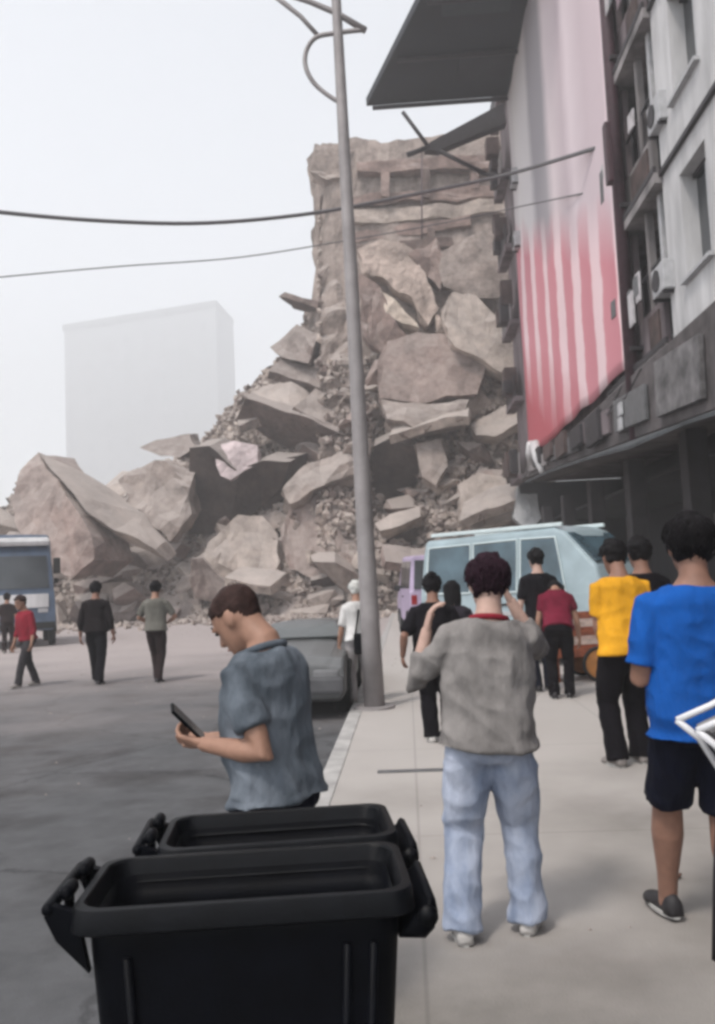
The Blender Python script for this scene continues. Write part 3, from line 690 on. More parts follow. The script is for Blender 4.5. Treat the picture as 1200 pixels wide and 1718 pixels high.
# flat broken floor plates with bent bars sticking out of their torn edges
M_REBAR = mat('rusty_bar', (0.06, 0.035, 0.028), 0.8, 0.2, 3, 0)
random.seed(23)
PL = [((548, 792), 45.2, (5.0, 2.6), (38, 8, 10), 2, 'flat floor plate tilted above the rounded mauve mass'), ((450, 690), 49.2, (4.2, 2.2), (30, -14, 20), 0, 'flat floor plate lying on the overhanging slab'),
      ((300, 820), 44.9, (3.0, 1.8), (44, 14, -12), 2, 'small flat floor plate left of the large dark wall panel'), ((560, 690), 48.0, (4.0, 2.6), (48, 30, 6), 0, 'flat floor plate leaning behind the lamp post'),
      ((720, 705), 44.6, (4.4, 1.8), (28, -10, -6), 2, 'flat floor plate below the broad mauve-brown slab'), ((760, 770), 43.6, (3.2, 2.0), (40, 24, 18), 0, 'flat floor plate above the pale panel near the van roof'),
      ((430, 965), 42.0, (2.6, 1.6), (24, 12, -14), 2, 'flat floor plate at the heap foot in front of the pale angular block'), ((250, 955), 40.6, (3.2, 2.0), (26, -16, 8), 0, 'flat floor plate at the heap foot right of the tipped slab'),
      ((690, 930), 41.6, (3.0, 1.8), (30, 8, 20), 1, 'flat floor plate at the heap foot right of the lamp post'), ((505, 620), 50.6, (3.4, 2.0), (52, 20, 0), 3, 'steep brown floor plate on the left shoulder of the stump'),
      ((820, 840), 41.6, (3.0, 1.6), (36, -18, -10), 0, 'flat floor plate beside the cool grey leaning panel')]
PL = [q for k, q in enumerate(PL) if k not in (0, 2, 5, 7)]
for (pxy, dd, sz, rt, mi, lab) in PL:
    hx_, hy_ = sz[0] / 2, sz[1] / 2
    o = rough_slab('floor_plate', [(-hx_, -hy_, 0), (hx_ * .9, -hy_ * 1.1, 0), (hx_, hy_, 0), (-hx_ * .8, hy_ * .9, 0)], (0, 0, -0.5), CON[mi], None, 0.5, 0.12)
    o.location = at_y(*pxy, dd); o.rotation_euler = (R(rt[0]), R(rt[1]), R(rt[2]))
    tag(o, lab, 'floor plate', 'broken floor plates in the heap')
    for k in range(4):
        x = random.uniform(-hx_, hx_) * .8; l_ = random.uniform(0.4, 1.1)
        tubeo('rebar', [(x, -hy_ * .9, -.16), (x + random.uniform(-.2, .2), -hy_ - l_ * .6, -.16 + random.uniform(-.1, .3)), (x + random.uniform(-.5, .5), -hy_ - l_, random.uniform(-.5, .5))], 0.025, M_REBAR, o, 5)
# small debris at the foot and over the slope (uncountable)
DV, DF, DM = [], [], []
def tiny(p, s):
    k = len(DV)
    ax = [Vector((1, 0, 0)), Vector((0, 1, 0)), Vector((0, 0, 0.7)), Vector((-1, 0, 0)), Vector((0, -1, 0)), Vector((0, 0, -0.7))]
    e = Euler((random.uniform(0, 3), random.uniform(0, 3), random.uniform(0, 3))).to_matrix()
    for q in ax: DV.append(tuple(p + e @ (q * s * random.uniform(0.45, 1.15))))
    for f in ((0, 1, 2), (1, 3, 2), (3, 4, 2), (4, 0, 2), (1, 0, 5), (3, 1, 5), (4, 3, 5), (0, 4, 5)): DF.append(tuple(k + i for i in f))
    m_ = random.choice((0, 0, 0, 1, 1, 2)); DM.extend([m_] * 8)
for i in range(16000):
    u = random.uniform(-70, 905); v = random.random() ** 1.6
    if u > 540 and v > 0.55: continue
    tiny(mound_pt(u, v) + Vector((0, -0.3, 0.05)), random.uniform(0.1, 0.4))
for i in range(1400):
    x = random.uniform(-18, 4); y = 43 - abs(random.gauss(0, 3.0))
    tiny(Vector((x, y, -0.05)), random.uniform(0.05, 0.28))
dme = bpy.data.meshes.new('small_debris'); dme.from_pydata(DV, [], DF); dme.update()
db = link('small_debris', dme, CON[2]); dme.materials.append(CON[0]); dme.materials.append(CON[3])
dme.polygons.foreach_set('material_index', DM)
tag(db, 'small broken debris strewn over the heap and its foot', 'debris', kind='stuff')

# faint tower block far off in the haze
fb_ = tag(empty('distant_tower', at_y(235, 960, 640)), 'faint pale tower block far off in the haze at left', 'building')
fb_.location.z = 0
a = at_y(108, 556, 640); b = at_y(362, 525, 605)
M_FAR = mat('far_concrete', (0.27, 0.28, 0.295), 0.9, 0.05, 0.1, 0)
bm = bmesh.new()
o3 = fb_.location
prism(bm, [Vector((a.x, a.y, 0)) - o3, Vector((b.x, b.y, 0)) - o3, Vector((b.x + 4, b.y + 45, 0)) - o3, Vector((a.x + 4, a.y + 45, 0)) - o3], (0, 0, a.z))
mk('wall', bm, M_FAR, fb_)
bm = bmesh.new()
prism(bm, [Vector((a.x - 1, a.y - 1, a.z)) - o3, Vector((b.x + 1, b.y - 1, a.z)) - o3, Vector((b.x + 4, b.y + 46, a.z)) - o3, Vector((a.x + 4, a.y + 46, a.z)) - o3], (0, 0, 5.0))
mk('roof', bm, mat('far_roof', (0.16, 0.17, 0.18), 0.9, 0.05, 0.1, 0), fb_)
MFW = mat('far_window', (0.25, 0.26, 0.275), 0.6, 0, 1, 0)
wme = None
ux = (b - a); ux.z = 0; ln = ux.length; ux.normalize()
for r_ in range(9):
    for c_ in range(8):
        q = Vector((a.x, a.y, 0)) + ux * (ln * (c_ + 0.5) / 8) + Vector((0, -0.1, a.z - 12 - r_ * 16.0)) - o3
        if wme is None:
            bmw = bmesh.new(); box(bmw, (0, 0, 0), (7.0, 0.2, 7.0)); ow = mk('window', bmw, MFW, fb_); wme = ow.data
        else:
            ow = bpy.data.objects.new('window', wme); COL.objects.link(ow); ow.parent = fb_
        ow.location = q

# ------------------------------------------------------------------ lamp post
M_POLE = mat('lamp_post_paint', (0.27, 0.25, 0.25), 0.6, 0.12, 3, 0.1, metal=0.2)
pb = at_z(629, 1188, 0.0)
lp = tag(empty('lamp_post', pb), 'tall grey lamp post with curled arms standing at the kerb', 'lamp post')
YL = pb.y
ptop = at_y(561, -60, YL)
def LL(px, py, y=None): return at_y(px, py, y or YL) - pb
tubeo('pole', [(0, 0, 0.02), (ptop - pb) * 0.12, (ptop - pb) * 0.5, ptop - pb, (ptop - pb) * 1.05], [0.125, 0.112, 0.085, 0.058, 0.055], M_POLE, lp, 14)
bm = bmesh.new(); tube(bm, [(0, 0, 0.0), (0, 0, 0.03)], 0.24, 14, False); mk('base_plate', bm, M_POLE, lp)
tubeo('scroll', spline([LL(570, 172), LL(548, 158), LL(526, 138), LL(513, 112), LL(514, 86), LL(530, 63), LL(560, 56), LL(590, 52), LL(611, 50)]), 0.03, M_POLE, lp, 8)
tubeo('arm', [LL(455, -12), LL(480, 8), LL(505, 28), LL(532, 58)], [0.035, 0.034, 0.03, 0.03], M_POLE, lp, 8)
tubeo('arm', [LL(480, -10), LL(520, 3), LL(565, 22), LL(613, 51)], [0.035, 0.035, 0.038, 0.045], M_POLE, lp, 8)
tubeo('lamp_head', [LL(440, -24), LL(410, -40), LL(385, -44)], [0.06, 0.1, 0.05], M_POLE, lp, 10, True)

# overhead cables
M_CABLE = mat('cable_sheath', (0.11, 0.105, 0.11), 0.7, 0.1, 3, 0)
def cable(pts, r, label):
    w_ = [at_y(x, y, d) for x, y, d in pts]
    w_[-1] = at_x(pts[-1][0], pts[-1][1], XF - 0.2)
    sm_ = []
    for i in range(len(w_) - 1):
        p0 = w_[max(0, i - 1)]; p1 = w_[i]; p2 = w_[i + 1]; p3 = w_[min(len(w_) - 1, i + 2)]
        for k in range(6):
            t = k / 6
            sm_.append(0.5 * ((2 * p1) + (p2 - p0) * t + (2 * p0 - 5 * p1 + 4 * p2 - p3) * t * t + (3 * p1 - p0 - 3 * p2 + p3) * t ** 3))
    sm_.append(w_[-1])
    bm = bmesh.new(); tube(bm, sm_, r, 8, False)
    tag(mk('overhead_cable', bm, M_CABLE, None, True), label, 'cable')
cable([(-160, 335, 19), (0, 356, 20), (180, 371, 21), (350, 374, 22), (530, 357, 23), (700, 325, 24), (850, 293, 25), (1008, 246, 26)], 0.055, 'thick sagging overhead cable, the upper of two across the sky')
cable([(-160, 482, 24), (0, 465, 25), (200, 447, 26), (400, 432, 27), (590, 402, 27.5), (740, 375, 28), (880, 345, 28), (1010, 318, 26)], 0.022, 'thin overhead cable, the lower and fainter of two across the sky')

# ------------------------------------------------------------------ wheelie bins
M_BIN = mat('bin_plastic', (0.0018, 0.0022, 0.0038), 0.5, 0.25, 12, 0.25, 160, spec=0.08, bdist=0.002)
M_BINR = mat('bin_rim', (0.0028, 0.0032, 0.0045), 0.45, 0.25, 14, 0.3, 120, spec=0.13, bdist=0.002)
M_RUB = mat('rubber', (0.015, 0.015, 0.015), 0.8, 0.1, 10, 0.1)
def rrect(lx, ly, r, z, n=6, cx=0, cy=0):
    pts = []
    for (sx, sy, a0) in ((1, 1, 0), (-1, 1, 90), (-1, -1, 180), (1, -1, 270)):
        for k in range(n + 1):
            a_ = R(a0 + 90 * k / n)
            pts.append(Vector((cx + sx * (lx - r) + r * math.cos(a_), cy + sy * (ly - r) + r * math.sin(a_), z)))
    return pts
def wheelie_bin(loc, rz, label, lx=0.285, ly=0.205, h=0.93):
    """long side along local x; hinge and handle at -x, front lip at +x"""
    e = tag(empty('wheelie_bin', loc, rz), label, 'bin', 'black bins at the kerb')
    bm = bmesh.new()
    rings = []
    for (z, fx, fy) in ((0.0, 0.70, 0.80), (0.03, 0.74, 0.84), (0.10, 0.75, 0.85), (0.6, 0.87, 0.92), (h - 0.09, 0.94, 0.92), (h - 0.06, 0.945, 0.925)):
        rings.append(rrect(lx * fx, ly * fy, 0.055, z))
    rings.append(rrect(lx * 0.925, ly * 0.88, 0.05, h - 0.03))
    for (z, fx, fy) in ((h - 0.10, 0.92, 0.875), (0.5, 0.83, 0.82), (0.06, 0.71, 0.74)):
        rings.append(rrect(lx * fx, ly * fy, 0.05, z))
    loft(bm, rings)
    mk('body', bm, M_BIN, e, True).data.polygons[0].use_smooth = False
    # corner ribs and side panel
    for sx in (0.62, 0.78, -0.7):
        bm = bmesh.new(); tube(bm, [(sx * lx * 0.78, -ly * 0.85, 0.12), (sx * lx * 0.99, -ly * 0.965, h - 0.09)], 0.009, 6, False); mk('rib', bm, M_BIN, e, True)
    # flared rim, a channel section
    bm = bmesh.new()
    prof = ((-0.020, -0.046), (0.007, -0.045), (0.012, -0.041), (0.009, -0.006), (0.006, 0.0), (-0.008, 0.001), (-0.012, -0.004), (-0.016, -0.04))
    rr = [rrect(lx + o_, ly + o_, 0.048, h + dz, 8) for o_, dz in prof]
    loft(bm, rr + [rr[0]], cap=False)
    bmesh.ops.remove_doubles(bm, verts=bm.verts[:], dist=1e-5)
    ro = mk('rim', bm, M_BINR, e, True); es_ = ro.modifiers.new('edges', 'EDGE_SPLIT'); es_.split_angle = R(38)
    # handle bracket at the hinge end: two arms, bar, hinge lugs
    hx = lx + 0.058
    for sy in (-1, 1):
        bm = bmesh.new()
        yy = sy * (ly - 0.045)
        prism(bm, [(-lx * 0.93, yy, h - 0.12), (-lx * 1.0, yy, h - 0.012), (-hx + 0.012, yy, h + 0.004), (-hx, yy, h - 0.016), (-lx * 1.12, yy, h - 0.06)], (0, 0.02 * sy, 0))
        mk('handle_arm', bm, M_BIN, e)
        bm = bmesh.new(); tube(bm, [(-lx - 0.028, sy * 0.045, h + 0.012), (-lx - 0.028, sy * 0.085, h + 0.012)], 0.014, 10, True); mk('hinge_lug', bm, M_BIN, e, True)
        bm = bmesh.new(); tube(bm, [(-lx - 0.028, sy * 0.065, h - 0.02), (-lx - 0.028, sy * 0.065, h + 0.012)], 0.010, 8, False); mk('hinge_post', bm, M_BIN, e, True)
    bm = bmesh.new(); tube(bm, [(-hx + 0.006, -ly + 0.03, h - 0.004), (-hx + 0.006, ly - 0.03, h - 0.004)], 0.012, 10, True); mk('handle_bar', bm, M_BIN, e, True)
    # curled front lifting lip
    bm = bmesh.new()
    rings = []
    for sy in (-1.0, -0.93, 0.93, 1.0):
        sh = 0.72 if abs(sy) == 1 else 1
        ring = []
        for (x, z) in ((-0.02, -0.10), (0.03, -0.105), (0.048, -0.085), (0.056, -0.05), (0.052, -0.022), (0.042, -0.016), (0.036, -0.03), (0.01, -0.05)):
            ring.append(Vector((lx + 0.02 + (x - 0.02) * sh, sy * ly * 0.78, h + (z + 0.05) * sh * 0.85 - 0.058)))
        rings.append(ring)
    loft(bm, rings); mk('front_lip', bm, M_BIN, e, True)
    bm = bmesh.new(); tube(bm, [(lx + 0.035, -ly * 0.78, h - 0.06), (lx + 0.035, -ly * 0.85, h - 0.06)], 0.019, 14, False); mk('lip_boss', bm, M_BINR, e, True)
    for sy in (-1, 1):
        bm = bmesh.new()
        rr = []
        for (r_, yy) in ((0.02, -0.024), (0.085, -0.024), (0.1, -0.015), (0.1, 0.015), (0.085, 0.024), (0.02, 0.024)):
            rr.append([Vector((-lx * 0.72 + r_ * math.cos(2 * PI * k / 20), sy * (ly * 0.86 + 0.03) + yy, 0.1 + r_ * math.sin(2 * PI * k / 20))) for k in range(20)])
        loft(bm, rr); mk('wheel', bm, M_RUB, e, True)
    tubeo('axle', [(-lx * 0.72, -ly * 0.86, 0.1), (-lx * 0.72, ly * 0.86, 0.1)], 0.012, M_METALG, e, 8)
    return e
HB = 0.93
def bin_from_px(nl, nr, back, label, ly):
    a = at_z(*nl, HB); b = at_z(*nr, HB); f = at_z(*back, HB)
    ang = math.atan2((b - a).y, (b - a).x)
    lx_ = (b - a).length / 2 - 0.004
    n_ = Vector((-math.sin(ang), math.cos(ang), 0))
    c = (a + b) / 2 + n_ * ly * 1.04
    print('BIN', a, b, f, lx_, ang)
    wheelie_bin((c.x, c.y, 0.0), ang, label, lx_, ly)
    return c, ang, n_
bc, bang, bn = bin_from_px((116, 1532), (692, 1494), (690, 1412), 'nearest black wheelie bin, cut off by the bottom of the picture', 0.15)
c2 = bc + bn * 0.335 + Vector((math.cos(bang), math.sin(bang), 0)) * 0.05
wheelie_bin((c2.x, c2.y, 0.0), bang + R(1.5), 'second black wheelie bin standing behind the nearest one', 0.262, 0.14)

# ------------------------------------------------------------------ vehicles
def vehicle(name, label, cat, loc, rz, st, w_, body, glass, wheels, wr=0.3, extra=None, side_win=(), screens=(), trim=None, stripe=None, lamps=None, bump=None):
    """st: stations along +x (rear to front): (x, z_bottom, z_mid, z_belt, z_roof, roof_half_width)"""
    e = tag(empty(name, loc, rz), label, cat)
    bm = bmesh.new()
    def sec(s):
        x, zb, zm, zt, zr, wr_ = s
        hw = w_ / 2
        half = [(hw * 0.90, zb), (hw, zb + 0.10), (hw, zm), (hw * 0.975, zt), (wr_, max(zr - 0.05, zt + 0.005)), (wr_ - 0.07, max(zr, zt + 0.012)), (wr_ * 0.45, max(zr, zt + 0.012) + 0.02)]
        return [Vector((x, -y, z)) for y, z in half] + [Vector((x, y, z)) for y, z in half[::-1]]
    loft(bm, [sec(s) for s in st])
    bmesh.ops.recalc_face_normals(bm, faces=bm.faces[:])
    b_ = mk('body', bm, body, e)
    bv = b_.modifiers.new('bevel', 'BEVEL'); bv.width = 0.03; bv.segments = 2; bv.limit_method = 'ANGLE'; bv.angle_limit = R(20)
    def interp(x):
        for s0, s1 in zip(st[:-1], st[1:]):
            if s0[0] <= x <= s1[0]:
                t = (x - s0[0]) / (s1[0] - s0[0]) if s1[0] > s0[0] else 0
                return [a + (b - a) * t for a, b in zip(s0, s1)]
        return list(st[-1])
    def sidept(x, t, s, off):
        q = interp(x); y0, z0, y1, z1 = w_ / 2 * 0.975, q[3], q[5], max(q[4] - 0.05, q[3] + 0.005)
        return Vector((x, s * (y0 + (y1 - y0) * t + off), z0 + (z1 - z0) * t))
    for s in (-1, 1):
        for (xa, xb, xc, xd) in side_win:            # bottom rear, bottom front, top front, top rear
            pts = [sidept(xa, 0.06, s, 0.012), sidept(xb, 0.06, s, 0.012), sidept(xc, 0.9, s, 0.012), sidept(xd, 0.9, s, 0.012)]
            win = empty('side_window'); win.parent = e
            bm = bmesh.new(); prism(bm, pts, (0, -s * 0.02, 0)); mk('pane', bm, glass, win)
            if trim:
                bm = bmesh.new()
                tube(bm, pts + [pts[0]], 0.022, 6, False); mk('frame', bm, trim, win)
        if stripe:
            boxo('side_stripe', ((st[0][0] + st[-1][0]) / 2, s * (w_ / 2 + 0.004), stripe[0]), ((st[-1][0] - st[0][0]) * 0.9, 0.012, stripe[1]), stripe[2], e)
        if name != 'parked_car': boxo('wing_mirror', (st[-1][0] * 0.62, s * (w_ / 2 + 0.04), interp(st[-1][0] * 0.62)[3] + 0.08), (0.1, 0.2, 0.16), M_RUB, e, bev=0.03)
        boxo('door_handle', (0.0, s * (w_ / 2 + 0.012), (st[1][2] + st[1][3]) / 2), (0.16, 0.03, 0.035), M_RUB, e, bev=0.008)
    for (xa, xb) in screens:
        qa, qb = interp(xa), interp(xb)
        pa = [Vector((xa, -w_ / 2 * 0.84, qa[4] + 0.03)), Vector((xa, w_ / 2 * 0.84, qa[4] + 0.03))]
        pb_ = [Vector((xb, qb[5] * 0.9, qb[4] - 0.03)), Vector((xb, -qb[5] * 0.9, qb[4] - 0.03))]
        nrm = (pa[1] - pa[0]).cross(pb_[0] - pa[1]).normalized()
        if nrm.z < 0 : nrm = -nrm
        off = nrm * 0.03
        bm = bmesh.new(); prism(bm, [p + off for p in pa + pb_], -nrm * 0.02); mk('windscreen', bm, glass, e)
    fx, rx = st[-1][0], st[0][0]
    for s in (-1, 1):
        boxo('headlight', (fx - 0.03, s * w_ * 0.34, st[-1][2] + 0.02), (0.1, 0.3, 0.14), lamps or M_FRAMEW, e, bev=0.03)
        boxo('tail_light', (rx + 0.03, s * w_ * 0.42, st[0][2] + 0.1), (0.08, 0.16, 0.26), mat('tail_light_red', (0.25, 0.01, 0.015), 0.3), e, bev=0.02)
    boxo('bumper', (fx, 0, st[-1][1] + 0.16), (0.16, w_ * 0.98, 0.2), bump or M_RUB, e, bev=0.04)
    boxo('bumper', (rx, 0, st[0][1] + 0.16), (0.16, w_ * 0.98, 0.2), bump or M_RUB, e, bev=0.04)
    boxo('grille', (fx + 0.012, 0, st[-1][2] - 0.02), (0.05, w_ * 0.36, 0.12), M_RUB, e, bev=0.01)
    boxo('number_plate', (fx + 0.09, 0, st[-1][1] + 0.2), (0.02, 0.5, 0.11), lamps or M_FRAMEW, e)
    boxo('number_plate', (rx - 0.09, 0, st[0][1] + 0.34), (0.02, 0.5, 0.11), lamps or M_FRAMEW, e)
    for x in wheels:
        for s in (-1, 1):
            wh = empty('wheel', (x, s * (w_ / 2 - 0.08), wr)); wh.parent = e
            bm = bmesh.new()
            pr = ((0.62, -0.1), (0.92, -0.1), (1.0, -0.06), (1.0, 0.06), (0.92, 0.1), (0.62, 0.1))
            loft(bm, [[Vector((wr * r_ * math.cos(2 * PI * k / 24), y_, wr * r_ * math.sin(2 * PI * k / 24))) for k in range(24)] for r_, y_ in pr]); mk('tyre', bm, M_RUB, wh, True)
            bm = bmesh.new()
            loft(bm, [[Vector((wr * r_ * math.cos(2 * PI * k / 20), s * y_, wr * r_ * math.sin(2 * PI * k / 20))) for k in range(20)] for r_, y_ in ((0.63, 0.085), (0.60, 0.108), (0.2, 0.094), (0.16, 0.115), (0.02, 0.115))]); mk('rim', bm, extra or M_METALG, wh)
            bm = bmesh.new()
            tube(bm, [(wr * 1.12 * math.cos(R(a_)), s * 0.085, wr * 1.12 * math.sin(R(a_))) for a_ in range(-5, 190, 15)], 0.035, 6, False); mk('arch_lip', bm, M_RUB, wh)
    return e
M_TEAL = mat('pale_teal_paint', (0.29, 0.365, 0.395), 0.35, 0.1, 2, 0.03, spec=0.5)
M_SILVER = mat('silver_paint', (0.30, 0.30, 0.31), 0.35, 0.1, 2, 0.03, spec=0.5)
M_TEALG = mat('teal_glass', (0.06, 0.10, 0.125), 0.08, 0.3, 1.5, 0.0, spec=0.6)
M_TRIM = mat('pale_window_trim', (0.55, 0.63, 0.64), 0.5, 0.05, 3, 0)
M_BROWNR = mat('brown_red_stripe', (0.2, 0.045, 0.025), 0.5, 0.2, 3, 0)
M_RUSTY = mat('rusty_rim', (0.22, 0.10, 0.05), 0.6, 0.3, 8, 0.1)
va = R(-44)
vc = at_y(893, 1000, 15.6); vc.z = 0
van = vehicle('parked_van', 'pale teal and silver van parked by the shops with brown side stripes', 'van', vc, va,
    [(-1.95, 0.32, 0.85, 1.18, 1.95, 0.66), (-1.85, 0.3, 0.85, 1.14, 2.2, 0.70), (1.0, 0.3, 0.85, 1.14, 2.26, 0.70), (1.2, 0.3, 0.85, 1.14, 2.18, 0.70), (1.78, 0.3, 0.85, 1.18, 1.60, 0.74), (1.92, 0.34, 0.8, 1.1, 1.2, 0.74)],
    1.66, M_TEAL, M_TEALG, (-1.25, 1.25), 0.31, M_RUSTY,
    side_win=((-1.8, -0.75, -0.75, -1.76), (-0.68, 0.28, 0.28, -0.68), (0.35, 1.25, 1.05, 0.35)), screens=((1.76, 1.22),), trim=M_TRIM, stripe=(0.60, 0.16, M_BROWNR))
for s in (-1, 1):
    boxo('side_stripe', (0, s * 0.835, 0.84), (3.3, 0.012, 0.07), M_FRAMEW, van); boxo('side_step', (0, s * 0.84, 0.34), (2.1, 0.1, 0.07), M_BROWNR, van, bev=0.02)
    boxo('roof_rail', (-0.3, s * 0.64, 2.29), (2.9, 0.06, 0.07), M_TRIM, van, bev=0.02)
# low grey car at the kerb behind the man with the phone
cg = at_z(486, 1200, ROADZ)
vehicle('parked_car', 'low grey car parked at the kerb, mostly hidden behind the person with a phone', 'car', (KERBX - 0.12 - 0.68, 12.0, ROADZ), R(-90),
    [(-1.9, 0.25, 0.6, 0.78, 0.8, 0.60), (-1.5, 0.2, 0.6, 0.8, 0.84, 0.56), (-0.9, 0.2, 0.6, 0.82, 1.05, 0.48), (0.1, 0.2, 0.6, 0.8, 1.07, 0.48), (0.75, 0.2, 0.6, 0.78, 0.83, 0.56), (1.75, 0.2, 0.56, 0.70, 0.72, 0.56), (1.9, 0.25, 0.5, 0.62, 0.64, 0.5)],
    1.34, mat('grey_car_paint', (0.115, 0.118, 0.12), 0.4, 0.1, 2, 0.02), mat('grey_glass', (0.07, 0.078, 0.078), 0.3, 0.2, 2, 0, spec=0.6), (-1.2, 1.2), 0.29, None,
    side_win=((-1.2, -0.3, -0.3, -0.85), (-0.22, 0.6, 0.12, -0.22)), screens=((0.72, 0.14), (-1.42, -0.95)), lamps=mat('dull_lamp', (0.16, 0.16, 0.165), 0.4), bump=mat('grey_bumper', (0.075, 0.075, 0.08), 0.6))
# lilac minivan beyond the pole
cl = at_y(724, 1000, 23.5)
vehicle('minivan', 'lilac minivan parked far back beyond the lamp post, partly behind the teal van', 'van', (cl.x, 24.5, 0.0), R(96),
    [(-1.7, 0.3, 0.85, 1.15, 1.2, 0.62), (-1.6, 0.3, 0.85, 1.2, 2.1, 0.66), (0.8, 0.3, 0.85, 1.2, 2.15, 0.66), (1.6, 0.3, 0.85, 1.1, 1.25, 0.66), (1.75, 0.35, 0.8, 1.0, 1.1, 0.6)],
    1.55, mat('lilac_paint', (0.38, 0.31, 0.44), 0.4, 0.15, 2, 0.02), M_GLASS, (-1.1, 1.1), 0.3, None, side_win=((-1.5, -0.4, -0.4, -1.5), (-0.3, 0.9, 0.75, -0.3)), screens=((-1.7, -1.61), (1.58, 0.86)))
# lorry at the far left edge
cl = at_y(27, 1000, 26.0)
lor = vehicle('lorry', 'blue and white lorry cab standing at the left edge before the rubble', 'lorry', (cl.x - 0.86, 27.75, ROADZ), R(-64),
    [(-3.2, 0.7, 1.2, 1.9, 3.0, 1.0), (-0.6, 0.6, 1.2, 1.95, 3.5, 1.02), (1.3, 0.55, 1.2, 1.95, 3.5, 1.02), (1.75, 0.5, 1.2, 1.8, 2.9, 1.02), (1.95, 0.5, 1.1, 1.7, 1.78, 1.05)],
    2.3, mat('lorry_blue_paint', (0.07, 0.10, 0.15), 0.4, 0.2, 2, 0.02), M_GLASS, (-2.0, 1.2), 0.48, None, side_win=((-0.3, 1.4, 1.25, -0.3),), screens=((1.95, 1.76),), trim=M_FRAMEW, stripe=(1.35, 0.4, M_WHITEP))
boxo('front_panel', (1.965, 0, 1.42), (0.06, 1.9, 0.42), M_WHITEP, lor, bev=0.02)
boxo('sun_visor', (1.62, 0, 3.28), (0.5, 2.0, 0.16), M_WHITEP, lor, rot=Matrix.Rotation(R(18), 4, 'Y'), bev=0.04)
boxo('wiper', (1.86, 0.2, 1.98), (0.04, 0.9, 0.04), M_RUB, lor)
for s in (-1, 1): boxo('mirror_arm', (1.7, s * 1.22, 2.5), (0.1, 0.22, 0.5), M_RUB, lor, bev=0.03)

# ------------------------------------------------------------------ people
def remesh(bm, voxel, it=4, fac=0.5):
    bmesh.ops.recalc_face_normals(bm, faces=bm.faces[:])
    me = bpy.data.meshes.new('tmp'); bm.to_mesh(me); bm.free()
    o = bpy.data.objects.new('tmp', me); COL.objects.link(o)
    r = o.modifiers.new('r', 'REMESH'); r.mode = 'VOXEL'; r.voxel_size = voxel
    s_ = o.modifiers.new('s', 'SMOOTH'); s_.factor = fac; s_.iterations = it
    dg = bpy.context.evaluated_depsgraph_get()
    out = bpy.data.meshes.new_from_object(o.evaluated_get(dg))
    bpy.data.objects.remove(o); bpy.data.meshes.remove(me)
    return out
def folds(me, amp, fs=(9, 9, 4), seed=0.0, lo=None, hi=None):
    """cloth folds pressed into a finished mesh"""
    ns = [v.normal.copy() for v in me.vertices]
    for v, n in zip(me.vertices, ns):
        p = v.co
        q = Vector((p.x * fs[0] * .8 + p.z * 2.6 + seed, p.y * fs[1] * .8 + seed, p.z * fs[2] * .7 - p.x * 3.0))
        k = noise.noise(q); k = 1 - abs(k) * 2.6
        q2 = Vector((p.x * 5 - p.z * 5 + seed, p.y * 7, p.z * 9 + p.x * 7)); k2 = 1 - abs(noise.noise(q2)) * 3.0
        k3 = noise.noise(q * 3.1)
        v.co = p + n * (amp * (k * 0.5 + k2 * 0.42 + k3 * 0.14) - amp * 0.2)
def ell(c, ax, ay, az, n=12, m=7):
    """rings of an ellipsoid; ax, ay, az vectors"""
    out = []
    for j in range(m + 1):
        th = -PI / 2 + PI * (j + 0.001) / (m + 0.002)
        out.append([c + ax * (math.cos(th) * math.cos(2 * PI * k / n)) + ay * (math.cos(th) * math.sin(2 * PI * k / n)) + az * math.sin(th) for k in range(n)])
    return out
HEADP = [(0.00, .10, .40, .16), (0.05, .17, .425, .06), (0.12, .22, .43, -.08), (0.22, .27, .425, -.24), (0.35, .305, .425, -.36), (0.5, .325, .42, -.42), (0.62, .335, .43, -.445), (0.74, .325, .41, -.44), (0.85, .285, .345, -.39), (0.93, .21, .24, -.31), (0.98, .11, .10, -.20), (1.0, .03, -.02, -.10)]
def headring(t, grow=0.0, n=20):
    for (a, b) in zip(HEADP[:-1], HEADP[1:]):
        if a[0] <= t <= b[0]:
            f = (t - a[0]) / (b[0] - a[0]); q = [x + (y - x) * f for x, y in zip(a, b)]; break
    else: q = HEADP[-1]
    wd, fr, bk = q[1] + grow, q[2] + grow, q[3] - grow
    cy, hy = (fr + bk) / 2, (fr - bk) / 2
    return [Vector((wd * math.cos(2 * PI * k / n), cy + hy * math.sin(2 * PI * k / n), t)) for k in range(n)]
def ik(a, c, l1, l2, hint):
    d_ = c - a; Ld = min(d_.length, l1 + l2 - 0.004); di = d_.normalized()
    ca = max(-1, min(1, (l1 * l1 + Ld * Ld - l2 * l2) / (2 * l1 * Ld)))
    pp = (hint - di * hint.dot(di)).normalized()
    return a + di * (l1 * ca) + pp * (l1 * math.sqrt(max(0, 1 - ca * ca))), a + di * Ld
